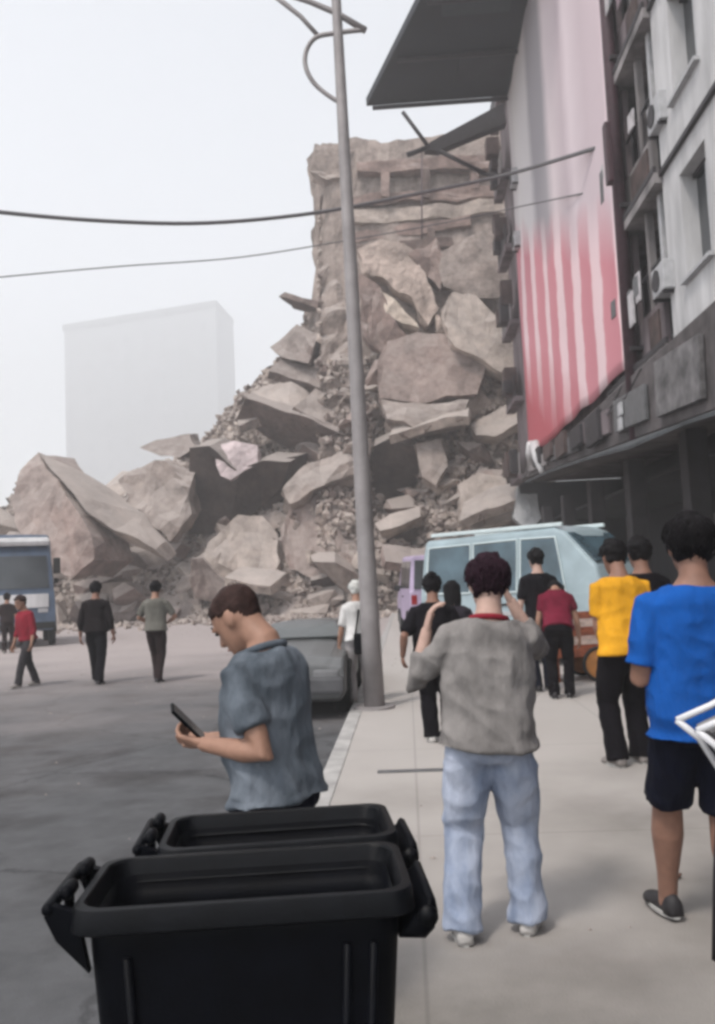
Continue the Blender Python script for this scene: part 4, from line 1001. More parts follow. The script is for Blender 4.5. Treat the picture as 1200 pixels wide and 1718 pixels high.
def hand(bm, wr, di, nrm, side, k=1.0, curl=25.0):
    """palm, four fingers and a thumb; di = pointing direction, nrm = palm normal"""
    di = di.normalized(); nrm = (nrm - di * nrm.dot(di)).normalized(); lat = di.cross(nrm) * side
    loft(bm, [[wr + di * (d_ * k) + lat * (w2 * k * math.cos(2 * PI * i / 10)) + nrm * (h2 * k * math.sin(2 * PI * i / 10)) for i in range(10)] for d_, w2, h2 in ((-0.02, .024, .02), (0.02, .032, .018), (0.06, .041, .015), (0.088, .040, .012))])
    for i, (o_, ln) in enumerate(((-.031, .062), (-.0105, .074), (.0105, .07), (.031, .056))):
        p = wr + di * (0.082 * k) + lat * (o_ * k); pts = [p]; d2 = di.copy()
        for s_ in (0.45, 0.32, 0.23):
            d2 = Quaternion(lat.cross(Vector((0, 0, 0))) if False else lat, 0) @ d2
            ax = di.cross(nrm)
            d2 = Quaternion(ax, R(curl)) @ d2
            p = p + d2 * (ln * s_ * 1.15 * k); pts.append(p)
        tube(bm, pts, [0.0098 * k, 0.0092 * k, 0.0086 * k, 0.0078 * k], 7)
    p = wr + di * (0.022 * k) - lat * (0.028 * k); d2 = (di * 0.75 - lat * 0.6 + nrm * 0.35).normalized()
    q = p + d2 * (0.04 * k); q2 = q + (di * 0.95 - lat * 0.15 + nrm * 0.3).normalized() * (0.032 * k)
    tube(bm, [p, q, q2], [0.0135 * k, 0.0115 * k, 0.009 * k], 7)
SKIN = [mat('skin_warm', (0.30, 0.17, 0.12), 0.55, 0.08, 20, 0.05, spec=0.3), mat('skin_tan', (0.23, 0.125, 0.09), 0.55, 0.08, 20, 0.05, spec=0.3), mat('skin_pale', (0.42, 0.28, 0.23), 0.55, 0.08, 20, 0.05, spec=0.3)]
M_HAIR = mat('black_hair', (0.006, 0.005, 0.006), 0.75, 0.3, 30, 0.6, 90, spec=0.15, stretch=(1, 1, 0.2), bdist=0.006)
M_HAIRB = mat('dark_brown_hair', (0.03, 0.016, 0.014), 0.75, 0.3, 30, 0.6, 90, spec=0.15, bdist=0.006)
M_EYE = mat('eye_dark', (0.01, 0.008, 0.008), 0.2, 0, 1, 0)
M_LIP = mat('lip', (0.25, 0.09, 0.08), 0.5, 0, 1, 0)
def cloth(name, col, var=0.1, scale=14, col2=None, bump=0.55): return mat(name, col, 0.92, max(var, 0.16), scale, bump, 26, spec=0.12, col2=col2, bdist=0.02, stretch=(1.0, 1.0, 0.45))

def person(label, pos, yaw, H, top, bottom, shoes, skin=0, hair='short', hairm=None, sleeve=0.55, leg=1.0, lean=0, tilt=0, twist=0, head=(0, 0, 0),
           lw=None, rw=None, lfoot=(-0.09, 0.0), rfoot=(0.09, 0.0), lh=None, rh=None, voxel=0.010, build=1.0, topdrop=0.0, loose=1.0, fold=0.008, flare=1.0, curl=25, collar=None, grp=None, shirt_name='shirt', legs_name='trousers', crouch=0.0):
    """pose in local metres: +y is where the person faces, +x its right hand side"""
    e = tag(empty('person', pos, R(yaw)), label, 'person', grp)
    h = H
    pel = Vector((0, 0, (0.53 - crouch) * h))
    RT = Matrix.Rotation(R(-lean), 3, 'X') @ Matrix.Rotation(R(tilt), 3, 'Y') @ Matrix.Rotation(R(twist), 3, 'Z')
    def T(x, y, z): return pel + RT @ Vector((x * h, y * h, (z - 0.53) * h))     # torso-space (fractions of height)
    TOR = [(0.455, .070, .055, 0.0), (0.485, .096, .066, -.004), (0.52, .100, .070, -.008), (0.56, .092, .064, -.004), (0.60, .083, .056, 0.004), (0.65, .086, .058, .006), (0.70, .091, .063, .004), (0.745, .097, .066, 0), (0.78, .096, .060, -.006), (0.800, .078, .052, -.010), (0.820, .056, .044, -.010), (0.842, .038, .036, -.008)]
    def torso_rings(grow=0.0, zmin=0, straight=0.0, n=20, zmax=1):
        rs = []
        for z, a_, b_, oy in TOR:
            if z < zmin or z > zmax: continue
            a2, b2 = a_ * build, b_ * build
            if straight and z < 0.74:
                a2 = a2 + (max(a2, 0.093 * build * flare) - a2) * straight; b2 = b2 + (max(b2, 0.064 * build * flare) - b2) * straight
            rs.append([T((a2 * abs(math.cos(t)) ** 0.85 * (1 if math.cos(t) >= 0 else -1)) + (grow / h) * math.cos(t), oy + b2 * math.sin(t) + (grow / h) * math.sin(t), z) for t in [2 * PI * k / n for k in range(n)]])
        return rs
    # joints
    sh = {-1: T(-.101 * build, -.008, .774), 1: T(.101 * build, -.008, .774)}
    hip = {-1: pel + Vector((-.052 * h * build, 0, -.02 * h)), 1: pel + Vector((.052 * h * build, 0, -.02 * h))}
    arms, legs = {}, {}
    for s, wv, hv in ((-1, lw, lh), (1, rw, rh)):
        tgt = Vector(wv) if wv else sh[s] + Vector((s * 0.055 * h, 0.03 * h, -0.31 * h))
        hint = Vector(hv) if hv else Vector((s * 0.35, -1, -0.2))
        el, wr = ik(sh[s], tgt, 0.172 * h, 0.150 * h, hint)
        arms[s] = (sh[s], el, wr)
    for s, fv in ((-1, lfoot), (1, rfoot)):
        zz = fv[2] if len(fv) > 2 else 0.0
        an = Vector((fv[0], fv[1], 0.047 * h + zz))
        kn, an = ik(hip[s], an, 0.245 * h, 0.235 * h, Vector((s * 0.12, 1, 0)))
        legs[s] = (hip[s], kn, an)
    # head frame
    hp = T(0, -0.004, 0.836)
    HR = RT @ Matrix.Rotation(R(head[1]), 3, 'Z') @ Matrix.Rotation(R(-head[0]), 3, 'X') @ Matrix.Rotation(R(head[2]), 3, 'Y')
    hs_ = 0.141 * h
    hc = hp + HR @ Vector((0, 0.010 * h, 0.014 * h))          # chin level
    def HD(v): return hc + HR @ (Vector(v) * hs_)
    # ---- body (skin), one continuous mesh
    bm = bmesh.new()
    loft(bm, torso_rings(-0.012))
    tube(bm, [T(0, -.012, .80), T(0, -.010, .845), HD((0, -.10, .12)), HD((0, -.08, .35))], [.05 * h, .035 * h, .034 * h, .036 * h], 14)
    loft(bm, [[HD(v) for v in headring(t)] for t in (0, .05, .12, .22, .35, .5, .62, .74, .85, .93, .98, 1.0)])
    tube(bm, [HD((0, .40, .56)), HD((0, .47, .44)), HD((0, .50, .37))], [.035 * hs_, .055 * hs_, .075 * hs_], 8)      # nose
    loft(bm, ell(HD((0, .42, .215)), HR @ Vector((.11, 0, 0)) * hs_, HR @ Vector((0, .05, 0)) * hs_, HR @ Vector((0, 0, .05)) * hs_))   # lips
    loft(bm, ell(HD((0, .41, .04)), HR @ Vector((.09, 0, 0)) * hs_, HR @ Vector((0, .06, 0)) * hs_, HR @ Vector((0, 0, .07)) * hs_))    # chin
    for s in (-1, 1):
        loft(bm, ell(HD((s * .335, -.06, .45)), HR @ Vector((.035, -.02 * s, 0)) * hs_, HR @ Vector((0.02 * s, .085, 0)) * hs_, HR @ Vector((0, -.03, .15)) * hs_))
        loft(bm, ell(HD((s * .14, .39, .57)), HR @ Vector((.11, 0, 0)) * hs_, HR @ Vector((0, .05, 0)) * hs_, HR @ Vector((0, 0, .045)) * hs_))
        a_, el, wr = arms[s]
        tube(bm, [a_, a_.lerp(el, .35), a_.lerp(el, .75), el, el.lerp(wr, .3), el.lerp(wr, .75), wr], [x * h * build for x in (.024, .0255, .0245, .0235, .025, .019, .0165)], 12)
        k0, kn, an = legs[s]
        ft = Vector((s * 0.02, 0.11 * h / 1.0 * 0.6, 0))
        tube(bm, [k0, k0.lerp(kn, .35), k0.lerp(kn, .8), kn, kn.lerp(an, .3), kn.lerp(an, .75), an + Vector((0, 0, -.005)), an + Vector((0, 0, -.022 * h))], [x * h * build for x in (.040, .042, .036, .033, .036, .024, .0215, .022)], 12)
    body = remesh(bm, voxel, 3)
    bm = bmesh.new()
    for s in (-1, 1):
        a_, el, wr = arms[s]; di = (wr - el).normalized()
        nr = Vector((-s, 0.2, 0)) if abs(di.z) > 0.5 else Vector((0, 0, 1)) if di.y > 0.3 else Vector((-s, 0, 0.2))
        if (lw if s < 0 else rw) and abs(di.z) <= 0.6: nr = Vector((-s * 0.6, 0, 0.8))
        hand(bm, wr, di, nr, s, h / 1.72 * 1.04, curl)
    hm = remesh(bm, 0.0042 if voxel < 0.012 else 0.007, 2)
    bmj = bmesh.new(); bmj.from_mesh(body); bmj.from_mesh(hm)
    bpy.data.meshes.remove(body); bpy.data.meshes.remove(hm)
    me = bpy.data.meshes.new('body'); bmj.to_mesh(me); bmj.free()
    link('body', me, SKIN[skin], e, True)
    for s in (-1, 1):
        bm = bmesh.new(); loft(bm, ell(HD((s * .145, .402, .505)), HR @ Vector((.055, 0, 0)) * hs_, HR @ Vector((0, .028, 0)) * hs_, HR @ Vector((0, 0, .024)) * hs_)); mk('eye', bm, M_EYE, e, True)
        bm = bmesh.new(); tube(bm, [HD((s * .06, .425, .60)), HD((s * .15, .415, .635)), HD((s * .25, .355, .61))], .014 * hs_, 6); mk('eyebrow', bm, M_HAIR, e, True)
    bm = bmesh.new(); loft(bm, ell(HD((0, .463, .215)), HR @ Vector((.085, 0, 0)) * hs_, HR @ Vector((0, .02, 0)) * hs_, HR @ Vector((0, 0, .016)) * hs_)); mk('mouth', bm, M_LIP, e, True)
    # ---- top
    sd = abs(hash(label)) % 97 * 0.37 if False else (sum(ord(c) for c in label) % 97) * 0.37
    bm = bmesh.new()
    zlow = 0.50 - topdrop
    rs = torso_rings(0.024, 0.0, 0.85 * loose, zmax=0.84)
    base = [[Vector(p) for p in r_] for r_ in rs]
    # cut at the hem: shift rings that lie under it
    keep = [r_ for r_, (z, *_q) in zip(rs, TOR) if z >= zlow + 0.012]
    hem_src = keep[0]; zc = [z for z, *_q in TOR if z >= zlow + 0.012][0]
    drop = RT @ Vector((0, 0, (zlow - zc) * h))
    c0_ = sum(hem_src, Vector()) / len(hem_src)
    hem = [p + drop + (p - c0_) * 0.09 * flare for p in hem_src]
    loft(bm, [hem] + keep)
    for s in (-1, 1):
        a_, el, wr = arms[s]
        inn = T(s * .045 * build, -.008, .796)
        if sleeve <= 1.0:
            endp = a_.lerp(el, sleeve)
            tube(bm, [inn, a_, a_.lerp(endp, .5), endp], [.030 * h, .035 * h * build, .036 * h * build, .036 * h * build], 14, False)
        else:
            f = min(0.96, sleeve - 1.0)
            tube(bm, [inn, a_, a_.lerp(el, .5), el, el.lerp(wr, f * .5), el.lerp(wr, f)], [.030 * h, .035 * h * build, .035 * h * build, .032 * h * build, .029 * h * build, .025 * h], 14, False)
    me = remesh(bm, max(voxel, 0.009), 3)
    folds(me, fold, (7, 7, 5), sd)
    link(shirt_name, me, top, e, True)
    if collar:
        bm = bmesh.new()
        ring = [T(.047 * math.cos(t), -.010 + .043 * math.sin(t), .823 + .010 * -math.sin(t)) for t in [2 * PI * k / 18 for k in range(18)]]
        tube(bm, ring + [ring[0]], .008 * h, 8, False); mk('collar', bm, collar, e, True)
    # ---- legs
    bm = bmesh.new()
    wrs = [[Vector(p) for p in r_] for r_ in torso_rings(0.008, 0.0, 0.0, zmax=0.61)]
    loft(bm, wrs)
    for s in (-1, 1):
        k0, kn, an = legs[s]
        q = [.050, .055, .048, .043, .041, .040, .043]
        q = [x * h * build * loose for x in q]
        if leg >= 1.0:
            pts = [k0 + Vector((0, 0, .01)), k0.lerp(kn, .35), k0.lerp(kn, .8), kn, kn.lerp(an, .3), kn.lerp(an, .7), an + Vector((0, -.004, -.020 * h))]
        else:
            f = leg
            pts = [k0 + Vector((0, 0, .01)), k0.lerp(kn, f * .4), k0.lerp(kn, f * .7), k0.lerp(kn, f)]; q = [.050 * h * build * loose, .054 * h * loose * build, .052 * h * loose * build, .051 * h * loose * build]
        tube(bm, pts, q, 14, False)
    me = remesh(bm, max(voxel, 0.009), 3)
    folds(me, fold * 0.8, (8, 8, 5), sd + 3)
    link(legs_name, me, bottom, e, True)
    # ---- shoes
    for s, fv in ((-1, lfoot), (1, rfoot)):
        an = legs[s][2]; k = h / 1.7
        bm = bmesh.new()
        ang = R(-8 * s)
        def FT(x, y, z): return Vector((an.x + (x * math.cos(ang) - y * math.sin(ang)) * k, an.y + (x * math.sin(ang) + y * math.cos(ang)) * k, an.z - 0.047 * h + z * k))
        rg = []
        for (y, wd, zt) in ((-.075, .022, .05), (-.065, .034, .085), (-.03, .038, .10), (.02, .040, .095), (.07, .045, .07), (.12, .048, .055), (.165, .038, .045), (.18, .018, .032)):
            rg.append([FT(wd * math.cos(t), y, 0.012 + (zt - .012) * max(0, math.sin(t)) ** 0.7 if math.sin(t) > 0 else 0.012) for t in [PI * q / 9 for q in range(10)]] )
        loft(bm, rg); so_ = mk('shoe', bm, shoes, e, True)
        bm = bmesh.new()
        loft(bm, [[FT(wd * math.cos(2 * PI * q / 14) * 1.06 , yc + (.128 * math.sin(2 * PI * q / 14)), z) for q in range(14)] for z, wd, yc in ((0.001, .043, .052), (0.02, .046, .052))]); mk('sole', bm, M_SOLE, so_)
    # ---- hair
    hm_ = hairm or M_HAIR
    bm = bmesh.new(); n = 60; ts = [0.06 + 0.94 * j / 48 for j in range(49)]
    def cover(v, t):
        y = v.y; t = t + 0.05 * nz(v, 9, sd) + 0.03 * nz(v, 30, sd)
        if hair == 'long': return t > (0.80 if y > .25 else 0.42 if y > 0.08 else -1)
        if hair == 'crop': return t > (0.84 if y > .26 else 0.66 if y > 0.12 else 0.56 if y > -0.1 else 0.24 if y < -.22 else 0.45)
        return t > (0.80 if y > .25 else 0.58 if y > 0.05 else 0.50 if y > -0.12 else 0.12)
    gr = 0.022 if hair == 'crop' else 0.085
    rows = []
    for t in ts:
        rows.append([(v, t) for v in headring(t, gr * (1.0 if t > .5 else .8), n)])
    vm = {}
    def gv(j, i):
        if (j, i) not in vm:
            v, t = rows[j][i]
            q = v + Vector((v.x, v.y + .05, v.z - .5)).normalized() * (0.05 if hair != 'crop' else 0.015) * (nz(v, 7, sd) + 0.7 * nz((v.x * 22, v.y * 22, v.z * 5), 1, sd))
            if t > 0.97: q = q + Vector((0, 0, gr * 0.8))
            vm[(j, i)] = bm.verts.new(HD(q))
        return vm[(j, i)]
    for j in range(len(ts) - 1):
        for i in range(n):
            i2 = (i + 1) % n
            if all(cover(rows[a_][b_][0], rows[a_][b_][1]) for a_, b_ in ((j, i), (j, i2), (j + 1, i), (j + 1, i2))):
                bm.faces.new((gv(j, i), gv(j, i2), gv(j + 1, i2), gv(j + 1, i)))
    top_ = [gv(len(ts) - 1, i) for i in range(n)]
    try: bm.faces.new(top_)
    except ValueError: pass
    ho = mk('hair', bm, hm_, e, True)
    if voxel < 0.011 and hair != 'crop':
        bm = bmesh.new()
        for q in range(260):
            i0 = random.uniform(0, n); t0 = 1 - random.random() ** 1.3 * 0.62; pts = []
            for k in range(4):
                t = max(0.1, t0 - 0.075 * k); rg_ = headring(min(t, .995), gr + 0.012 + 0.016 * random.random() + (0.02 if k == 3 else 0), n); v = rg_[int(i0 + k * random.uniform(-.9, .9)) % n]
                if not cover(v, t) and k: break
                pts.append(HD(v))
            if len(pts) > 2: tube(bm, pts, [0.0032, 0.004, 0.0032, 0.0008][:len(pts)], 5, False)
        mk('hair_strands', bm, hm_, ho, True)
    sm_ = ho.modifiers.new('t', 'SOLIDIFY'); sm_.thickness = 0.012; sm_.offset = -1
    if hair == 'long':
        bm = bmesh.new()
        for i in range(15):
            a_ = R(-200 + 220 * i / 14)
            x0, y0 = .34 * math.cos(a_), -.02 + .42 * math.sin(a_) if math.sin(a_) < 0 else 0.02
            tube(bm, [HD((x0 * .9, y0 * .9, .75)), HD((x0 * 1.06, y0 * 1.05 - .02, .4)), HD((x0 * 1.05, y0 - .03, .05)), HD((x0 * .9 + random.uniform(-.05, .05), y0 * .95 - .06, -.35 - random.uniform(0, .15)))], [.06 * hs_, .075 * hs_, .07 * hs_, .03 * hs_], 7)
        mk('long_hair', bm, hm_, ho, True)
    if hair == 'bun':
        bm = bmesh.new(); loft(bm, ell(HD((0, -.38, .92)), HR @ Vector((.2, 0, 0)) * hs_, HR @ Vector((0, .19, 0)) * hs_, HR @ Vector((0, 0, .19)) * hs_, 16, 10)); mk('hair_bun', bm, hm_, ho, True)
    e['_n'] = 1
    del e['_n']
    return e, dict(arms=arms, hd=HD, T=T, hs=hs_)
M_SOLE = mat('shoe_sole', (0.45, 0.44, 0.42), 0.8, 0.1, 20, 0.1)
SH_W = mat('white_shoe', (0.5, 0.48, 0.46), 0.7, 0.1, 20, 0.1); SH_B = mat('black_shoe', (0.02, 0.018, 0.02), 0.6, 0.1, 20, 0.1); SH_G = mat('grey_shoe', (0.2, 0.18, 0.17), 0.7, 0.15, 20, 0.1)
C_TEAL = cloth('blue_grey_cotton', (0.05, 0.075, 0.098), 0.4, 4.5, (0.19, 0.215, 0.25)); C_NAVY = cloth('navy_cloth', (0.005, 0.006, 0.014)); C_JEAN = cloth('light_denim', (0.24, 0.31, 0.46), 0.22, 5.0, (0.5, 0.54, 0.64))
C_GREY = cloth('grey_marl', (0.2, 0.187, 0.18), 0.22, 7); C_BLUE = cloth('royal_blue_cotton', (0.008, 0.075, 0.31), 0.12, 3); C_YEL = cloth('yellow_cotton', (0.6, 0.29, 0.018), 0.12, 4)
C_BLK = cloth('black_cloth', (0.006, 0.005, 0.007), 0.25, 6); C_MAR = cloth('maroon_cotton', (0.13, 0.012, 0.028), 0.2, 5); C_OLIVE = cloth('grey_olive_cloth', (0.13, 0.125, 0.11), 0.15, 5)
C_RED = cloth('red_knit', (0.2, 0.018, 0.03), 0.15, 6); C_PINK = cloth('pink_cloth', (0.45, 0.2, 0.22), 0.15, 5); C_WHITE = cloth('white_cloth', (0.55, 0.54, 0.53), 0.1, 5); C_BROWN = cloth('brown_cloth', (0.022, 0.014, 0.014), 0.2, 5)

def gp(px, py, z=0.0):
    p = at_z(px, py, z); return Vector((p.x, p.y, z))
def local(pos, yaw, wp):
    return Matrix.Rotation(R(-yaw), 3, 'Z') @ (Vector(wp) - Vector(pos))

# young man looking down at a phone
YM = 2.95
mp_ = at_y(462, 1350, YM); mpos = Vector((mp_.x, YM, 0))
ym = 58
wl = local(mpos, ym, at_y(342, 1248, YM - 0.10)); wr_ = local(mpos, ym, at_y(352, 1240, YM + 0.16))
pm, pj = person('young man in a faded blue-grey t-shirt looking down at a phone', mpos, ym, 1.56, C_TEAL, C_NAVY, SH_B, 0, 'crop', M_HAIRB, 0.66, 1.0, 5, 0, 0, (36, 6, 0),
    tuple(wl), tuple(wr_), (-0.09, -0.02), (0.09, 0.06), (0.1, -1, -0.8), (0.3, -0.6, -1), 0.0085, 1.0, -0.005, 1.05, 0.015, 1.06, 40, C_TEAL)
# the phone itself
pa, pbb = at_y(288, 1187, YM - 0.12), at_y(343, 1240, YM - 0.06)
axp = (pbb - pa); ln = axp.length; axp.normalize()
_v = Vector((0.02, 0.98, -0.12)); sd_ = (_v - axp * axp.dot(_v)).normalized(); nn_ = axp.cross(sd_)
rotp = Matrix((axp, sd_, nn_)).transposed().to_4x4()
ph = tag(empty('mobile_phone', (pa + pbb) / 2), 'black mobile phone held by the young man in blue-grey', 'phone')
boxo('case', (0, 0, 0), (ln, 0.074, 0.010), M_BIN, ph, rot=rotp, bev=0.003); boxo('screen', rotp @ Vector((0, 0, 0.0055)), (ln * 0.92, 0.068, 0.0015), M_GLASS, ph, rot=rotp)

# woman in grey raising a phone, seen from behind
gpos = gp(838, 1574); yg = -4
gw = local(gpos, yg, at_y(716, 1058, gpos.y + 0.10)); gw2 = local(gpos, yg, at_y(858, 1010, gpos.y + 0.26))
person('woman in a grey marl top and loose light jeans raising her arms to film', gpos, yg, 1.60, C_GREY, C_JEAN, SH_W, 2, 'short', cloth('dark_plum_hair', (0.022, 0.010, 0.016)), 1.55, 1.0, 0, 3.5, 0, (10, 6, 0),
    tuple(gw), tuple(gw2), (-0.145, -0.03), (0.125, 0.08), (-0.25, -0.1, -1), (0.5, -0.1, -1), 0.0095, 0.99, 0.01, 1.22, 0.019, 1.14, 25, C_RED)
# man in blue at the right
bpos = gp(1203, 1578); yb_ = 3
person('man in a royal blue t-shirt and black shorts at the right edge', bpos, yb_, 1.73, C_BLUE, C_NAVY, SH_B, 1, 'short', None, 0.8, 0.93, 0, 1, 0, (4, -10, 0),
    tuple(local(bpos, yb_, at_y(1092, 1095, bpos.y + 0.22))), tuple(local(bpos, yb_, at_y(1255, 1150, bpos.y + 0.2))), (-0.10, 0.26), (0.06, -0.08), (-0.6, -1, -0.6), None, 0.0095, 1.10, 0.03, 1.0, 0.013, 1.06)
# man in yellow
ypos = gp(1062, 1284)
person('man in a bright yellow t-shirt and black trousers facing the van', ypos, 12, 1.76, C_YEL, C_BLK, SH_G, 1, 'short', None, 0.7, 1.0, 4, 0, 0, (14, 0, 0),
    tuple(local(ypos, 12, at_y(1022, 1100, ypos.y + 0.1))), tuple(local(ypos, 12, at_y(1070, 1095, ypos.y + 0.2))), (-0.12, 0.0), (0.11, 0.08), (-1, -0.4, -0.6), None, 0.012, 1.05, 0.02, 1.1, 0.012, 1.08)
xp = gp(1098, 1262)
person('dark-haired person in black standing between the yellow and the blue shirt', xp, 4, 1.78, C_BLK, C_BLK, SH_B, 1, 'short', None, 0.9, 1.0, 2, 0, 0, (4, 0, 0), None, None, (-0.09, 0.0), (0.09, 0.05), voxel=0.015)
# two women in black
wpos = gp(738, 1246)
person('woman in a black top and wide black trousers walking away beyond the woman in grey', wpos, -3, 1.55, C_BLK, C_BLK, SH_W, 1, 'bun', None, 0.9, 1.0, 2, 0, 0, (4, 0, 0),
    tuple(local(wpos, -3, at_y(676, 1100, wpos.y + 0.02))), tuple(local(wpos, -3, at_y(764, 1085, wpos.y + 0.2))), (-0.07, 0.05), (0.09, -0.02), None, None, 0.012, 1.05, 0.05, 1.15, 0.012, 1.2)
w2 = gp(772, 1218)
person('shorter woman in black close behind the bun-haired woman', w2, 10, 1.47, cloth('charcoal_cloth', (0.03, 0.026, 0.034)), C_BLK, SH_B, 1, 'long', None, 1.6, 1.0, 3, 0, 0, (6, 0, 0), None, None, (-0.07, 0.0), (0.08, 0.08), voxel=0.017, loose=1.1)
# two by the van
v1 = gp(914, 1160)
person('tall black-haired person in a dark top standing against the van side', v1, 10, 1.83, C_BLK, C_NAVY, SH_B, 2, 'short', None, 0.8, 1.0, 2, 0, 0, (2, 0, 0), None, None, (-0.09, 0.0), (0.09, 0.03), voxel=0.017)
v2 = gp(944, 1172)
person('person in a maroon t-shirt bending forward beside the van', v2, -8, 1.62, C_MAR, C_BLK, SH_B, 0, 'short', None, 0.6, 1.0, 34, 0, 0, (45, 0, 0), None, None, (-0.09, 0.0), (0.09, 0.05), voxel=0.017, fold=0.012)
# person half hidden by the lamp post
pp_ = gp(606, 1178, 0.0)
person('person in pale clothes with a dark bag, half hidden by the lamp post', pp_, 15, 1.52, C_WHITE, cloth('pale_grey_cloth', (0.3, 0.28, 0.28)), SH_G, 0, 'short', mat('white_cap', (0.5, 0.5, 0.48), 0.9), 0.9, 1.0, 3, 0, 0, (5, 0, 0), None, None, voxel=0.017)
bg_ = tag(empty('shoulder_bag', at_y(604, 1080, pp_.y - 0.16)), 'small black bag on the person half hidden by the lamp post', 'bag')
boxo('pouch', (0, 0, 0), (0.15, 0.08, 0.26), M_BIN, bg_, bev=0.03); tubeo('strap', [(-0.05, 0, 0.12), (0.0, 0.04, 0.42)], 0.012, M_BIN, bg_, 6)
# three on the road at left
r1 = gp(47, 1152, ROADZ)
person('person in a dark red top walking at the far left of the road', r1, 150, 1.62, C_RED, cloth('grey_black_cloth', (0.035, 0.032, 0.035)), SH_G, 0, 'short', M_HAIRB, 1.5, 1.0, 6, 4, 0, (10, 0, 0), None, None, (-0.05, 0.24), (0.06, -0.22), voxel=0.017)
r2 = gp(163, 1147, ROADZ)
person('tall man all in black walking on the road, middle of the three at left', r2, 5, 1.80, cloth('black_brown_cloth', (0.012, 0.009, 0.010)), C_BLK, SH_B, 1, 'short', None, 1.6, 1.0, 2, 0, 0, (2, 0, 0), None, None, (-0.07, 0.24), (0.09, -0.2), voxel=0.017, build=1.05)
r3 = gp(264, 1144, ROADZ)
person('person in olive-grey top and brown trousers, rightmost of the three on the road', r3, 0, 1.76, C_OLIVE, C_BROWN, SH_B, 0, 'short', None, 0.8, 1.0, 2, 0, 0, (2, 0, 0), (-0.15, 0.26, 1.02), (0.15, 0.26, 1.02), (-0.03, 0.16), (0.05, -0.12), (-1, -0.3, -0.5), (1, -0.3, -0.5), voxel=0.017)
for (px, d_, lab, cc, hh) in ((12, 24, 'person in dull brown far off at the left edge by the lorry', C_BROWN, 1.7),):
    q = at_y(px, 1000, d_)
    person(lab, Vector((q.x, d_, ROADZ)), random.uniform(-40, 40), hh, cc, C_BROWN, SH_G, 0, 'short', None, 0.8, voxel=0.024)
# pushchair cut by the right edge
M_WTUBE = mat('white_tube', (0.62, 0.62, 0.64), 0.4, 0.05, 5, 0); M_GFAB = cloth('grey_print_fabric', (0.17, 0.165, 0.17), 0.35, 11)
YP = 2.2
pc = tag(empty('pushchair', (0.95, YP, 0)), 'grey pushchair with white frame tubes cut off by the right edge', 'pushchair')
def LP(px, py, dy=0.0): return at_y(px + 8, py, YP) + Vector((0.0, dy, 0.0)) - Vector((0.95, YP, 0))
for dy in (0.0, 0.16):
    tubeo('frame_tube', [LP(1162, 1226, dy), LP(1202, 1258, dy), LP(1244, 1322, dy), LP(1322, 1450, dy)], 0.009, M_WTUBE, pc, 8)
    tubeo('frame_tube', [LP(1162, 1226, dy), LP(1222, 1200, dy), LP(1292, 1160, dy)], 0.009, M_WTUBE, pc, 8)
    tubeo('frame_leg', [LP(1244, 1322, dy), LP(1236, 1500, dy), LP(1234, 1660, dy)], 0.012, M_DARKM, pc, 8)
    tubeo('frame_leg', [LP(1322, 1450, dy), LP(1402, 1600, dy)], 0.012, M_DARKM, pc, 8)
bm = bmesh.new(); prism(bm, [LP(1192, 1232, .02), LP(1312, 1172, .02), LP(1352, 1420, .02), LP(1262, 1335, .02)], (0, 0.12, 0)); mk('seat_fabric', bm, M_GFAB, pc)
bm = bmesh.new(); prism(bm, [LP(1236, 1350, .05), LP(1352, 1440, .05), LP(1352, 1600, .05), LP(1240, 1600, .05)], (0, 0.09, 0)); mk('basket', bm, M_GFAB, pc)
for dy in (-0.03, 0.19):
    for px in (1216, 1390):
        c = LP(px + 22, 1700, dy); c.z = 0.09
        bm = bmesh.new(); loft(bm, [[c + Vector((r_ * math.cos(2 * PI * k / 20), y_, r_ * math.sin(2 * PI * k / 20))) for k in range(20)] for r_, y_ in ((0.02, -.02), (.075, -.02), (.09, -.012), (.09, .012), (.075, .02), (.02, .02))]); mk('wheel', bm, M_RUB, pc, True)
# red-brown handcart by the van
M_CARTW = mat('cart_wood', (0.24, 0.07, 0.035), 0.8, 0.3, 8, 0.3, 30); M_CARTP = mat('cart_pale_board', (0.42, 0.33, 0.29), 0.8, 0.25, 8, 0.2)
ct = gp(972, 1140)
cart = tag(empty('hand_cart', ct, R(8)), 'red-brown wooden handcart with slatted side and orange wheels beside the van', 'cart')
for k, (z, mm) in enumerate(((0.42, M_CARTW), (0.54, M_CARTP), (0.66, M_CARTW), (0.78, M_CARTP), (0.89, M_CARTW))):
    for y in (-0.28, 0.28): boxo('slat', (0, y, z), (0.92, 0.025, 0.075), mm, cart, bev=0.006)
boxo('bed', (0, 0, 0.36), (0.95, 0.6, 0.05), M_CARTW, cart, bev=0.01)
for x in (-0.44, 0.44):
    for y in (-0.255, 0.255): boxo('post', (x, y, 0.64), (0.045, 0.028, 0.58), M_BROWNR, cart, bev=0.006)
    boxo('end_board', (x * 1.06, 0, 0.6), (0.025, 0.5, 0.45), M_CARTW, cart, bev=0.006)
for y in (-0.35, 0.35):
    wh = empty('wheel', (0.18, y, 0.24)); wh.parent = cart
    bm = bmesh.new(); ring = [Vector((0.215 * math.cos(2 * PI * k / 24), 0, 0.215 * math.sin(2 * PI * k / 24))) for k in range(25)]; tube(bm, ring, 0.025, 8, False); mk('tyre', bm, M_RUB, wh, True)
    bm = bmesh.new(); loft(bm, [[Vector((r_ * math.cos(2 * PI * k / 20), y_, r_ * math.sin(2 * PI * k / 20))) for k in range(20)] for r_, y_ in ((.02, -.03), (.16, -.012), (.2, -.01), (.2, .01), (.16, .012), (.02, .03))]); mk('rim', bm, mat('orange_rim', (0.33, 0.14, 0.04), 0.6, 0.2, 8, 0.1), wh)
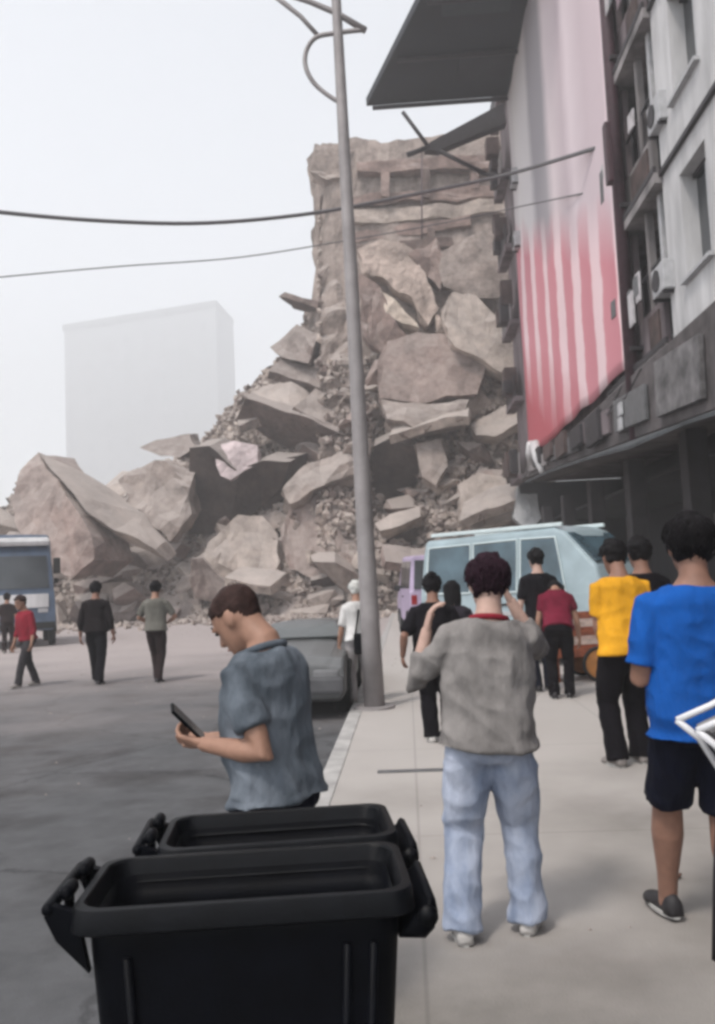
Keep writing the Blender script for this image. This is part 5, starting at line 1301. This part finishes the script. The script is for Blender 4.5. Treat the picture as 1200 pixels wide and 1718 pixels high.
for x in (-0.35,): boxo('prop_leg', (x, 0, 0.17), (0.05, 0.4, 0.34), M_CARTW, cart, bev=0.006)
for y in (-0.24, 0.24): tubeo('handle', [(-0.45, y, 0.42), (-0.75, y, 0.62), (-0.95, y, 0.72)], 0.02, M_CARTW, cart, 8)
# small things on the pavement
dr = gp(700, 1294)
bm = bmesh.new(); box(bm, (0, 0, 0.006), (0.62, 0.07, 0.012), None, 0.004)
drn = tag(mk('drain_strip', bm, M_METALG), 'narrow dark drain strip set across the pavement', 'drain'); drn.location = dr
lf = gp(1130, 1474)
bm = bmesh.new(); prism(bm, [(-.04, -.01, .004), (-.01, -.028, .012), (.03, -.012, .008), (.045, .012, .014), (.005, .028, .006), (-.03, .015, .012)], (0, 0, .008))
leaf = tag(mk('dry_leaf', bm, mat('dry_leaf_brown', (0.09, 0.045, 0.03), 0.8)), 'small brown dry leaf on the pavement near the man in blue', 'leaf'); leaf.location = lf

# grit and crumbs scattered on the road and the pavement
GV, GF = [], []
random.seed(5)
for i in range(900):
    y = random.uniform(3.0, 40) if i % 4 == 0 else random.uniform(14, 40)
    x = random.uniform(-14, 5) * (0.35 + y / 40)
    if abs(x - KERBX) < 0.16: continue
    z = ROADZ if x < KERBX else 0.0
    r_ = random.uniform(0.004, 0.012) * (1 + y / 14)
    k = len(GV)
    for q in ((1, 0, 0.2), (0, 1, 0.2), (-1, 0, 0.2), (0, -1, 0.2), (0, 0, 1.0)):
        GV.append((x + q[0] * r_ * random.uniform(.6, 1.3), y + q[1] * r_ * random.uniform(.6, 1.3), z + q[2] * r_ * 0.8))
    for f in ((0, 1, 4), (1, 2, 4), (2, 3, 4), (3, 0, 4), (3, 2, 1, 0)): GF.append(tuple(k + j for j in f))
gme = bpy.data.meshes.new('road_grit'); gme.from_pydata(GV, [], GF); gme.update()
tag(link('road_grit', gme, CON[3]), 'loose grit and crumbs on the road and pavement', 'grit', kind='stuff')

# ------------------------------------------------------------------ dusty air
bm = bmesh.new(); box(bm, (-100, 335, 104.0), (1300, 810, 211.0))
hz = mk('haze', bm, None); tag(hz, 'pale dusty haze hanging over the street', 'haze', kind='stuff')
hmt = bpy.data.materials.new('dusty_haze'); hmt.use_nodes = True
ht = hmt.node_tree; ht.nodes.clear()
pv = ht.nodes.new('ShaderNodeVolumePrincipled'); pv.inputs['Color'].default_value = (0.95, 0.965, 0.98, 1); pv.inputs['Density'].default_value = 0.0027; pv.inputs['Anisotropy'].default_value = 0.2
mo = ht.nodes.new('ShaderNodeOutputMaterial'); ht.links.new(pv.outputs[0], mo.inputs['Volume'])
hz.data.materials.append(hmt)
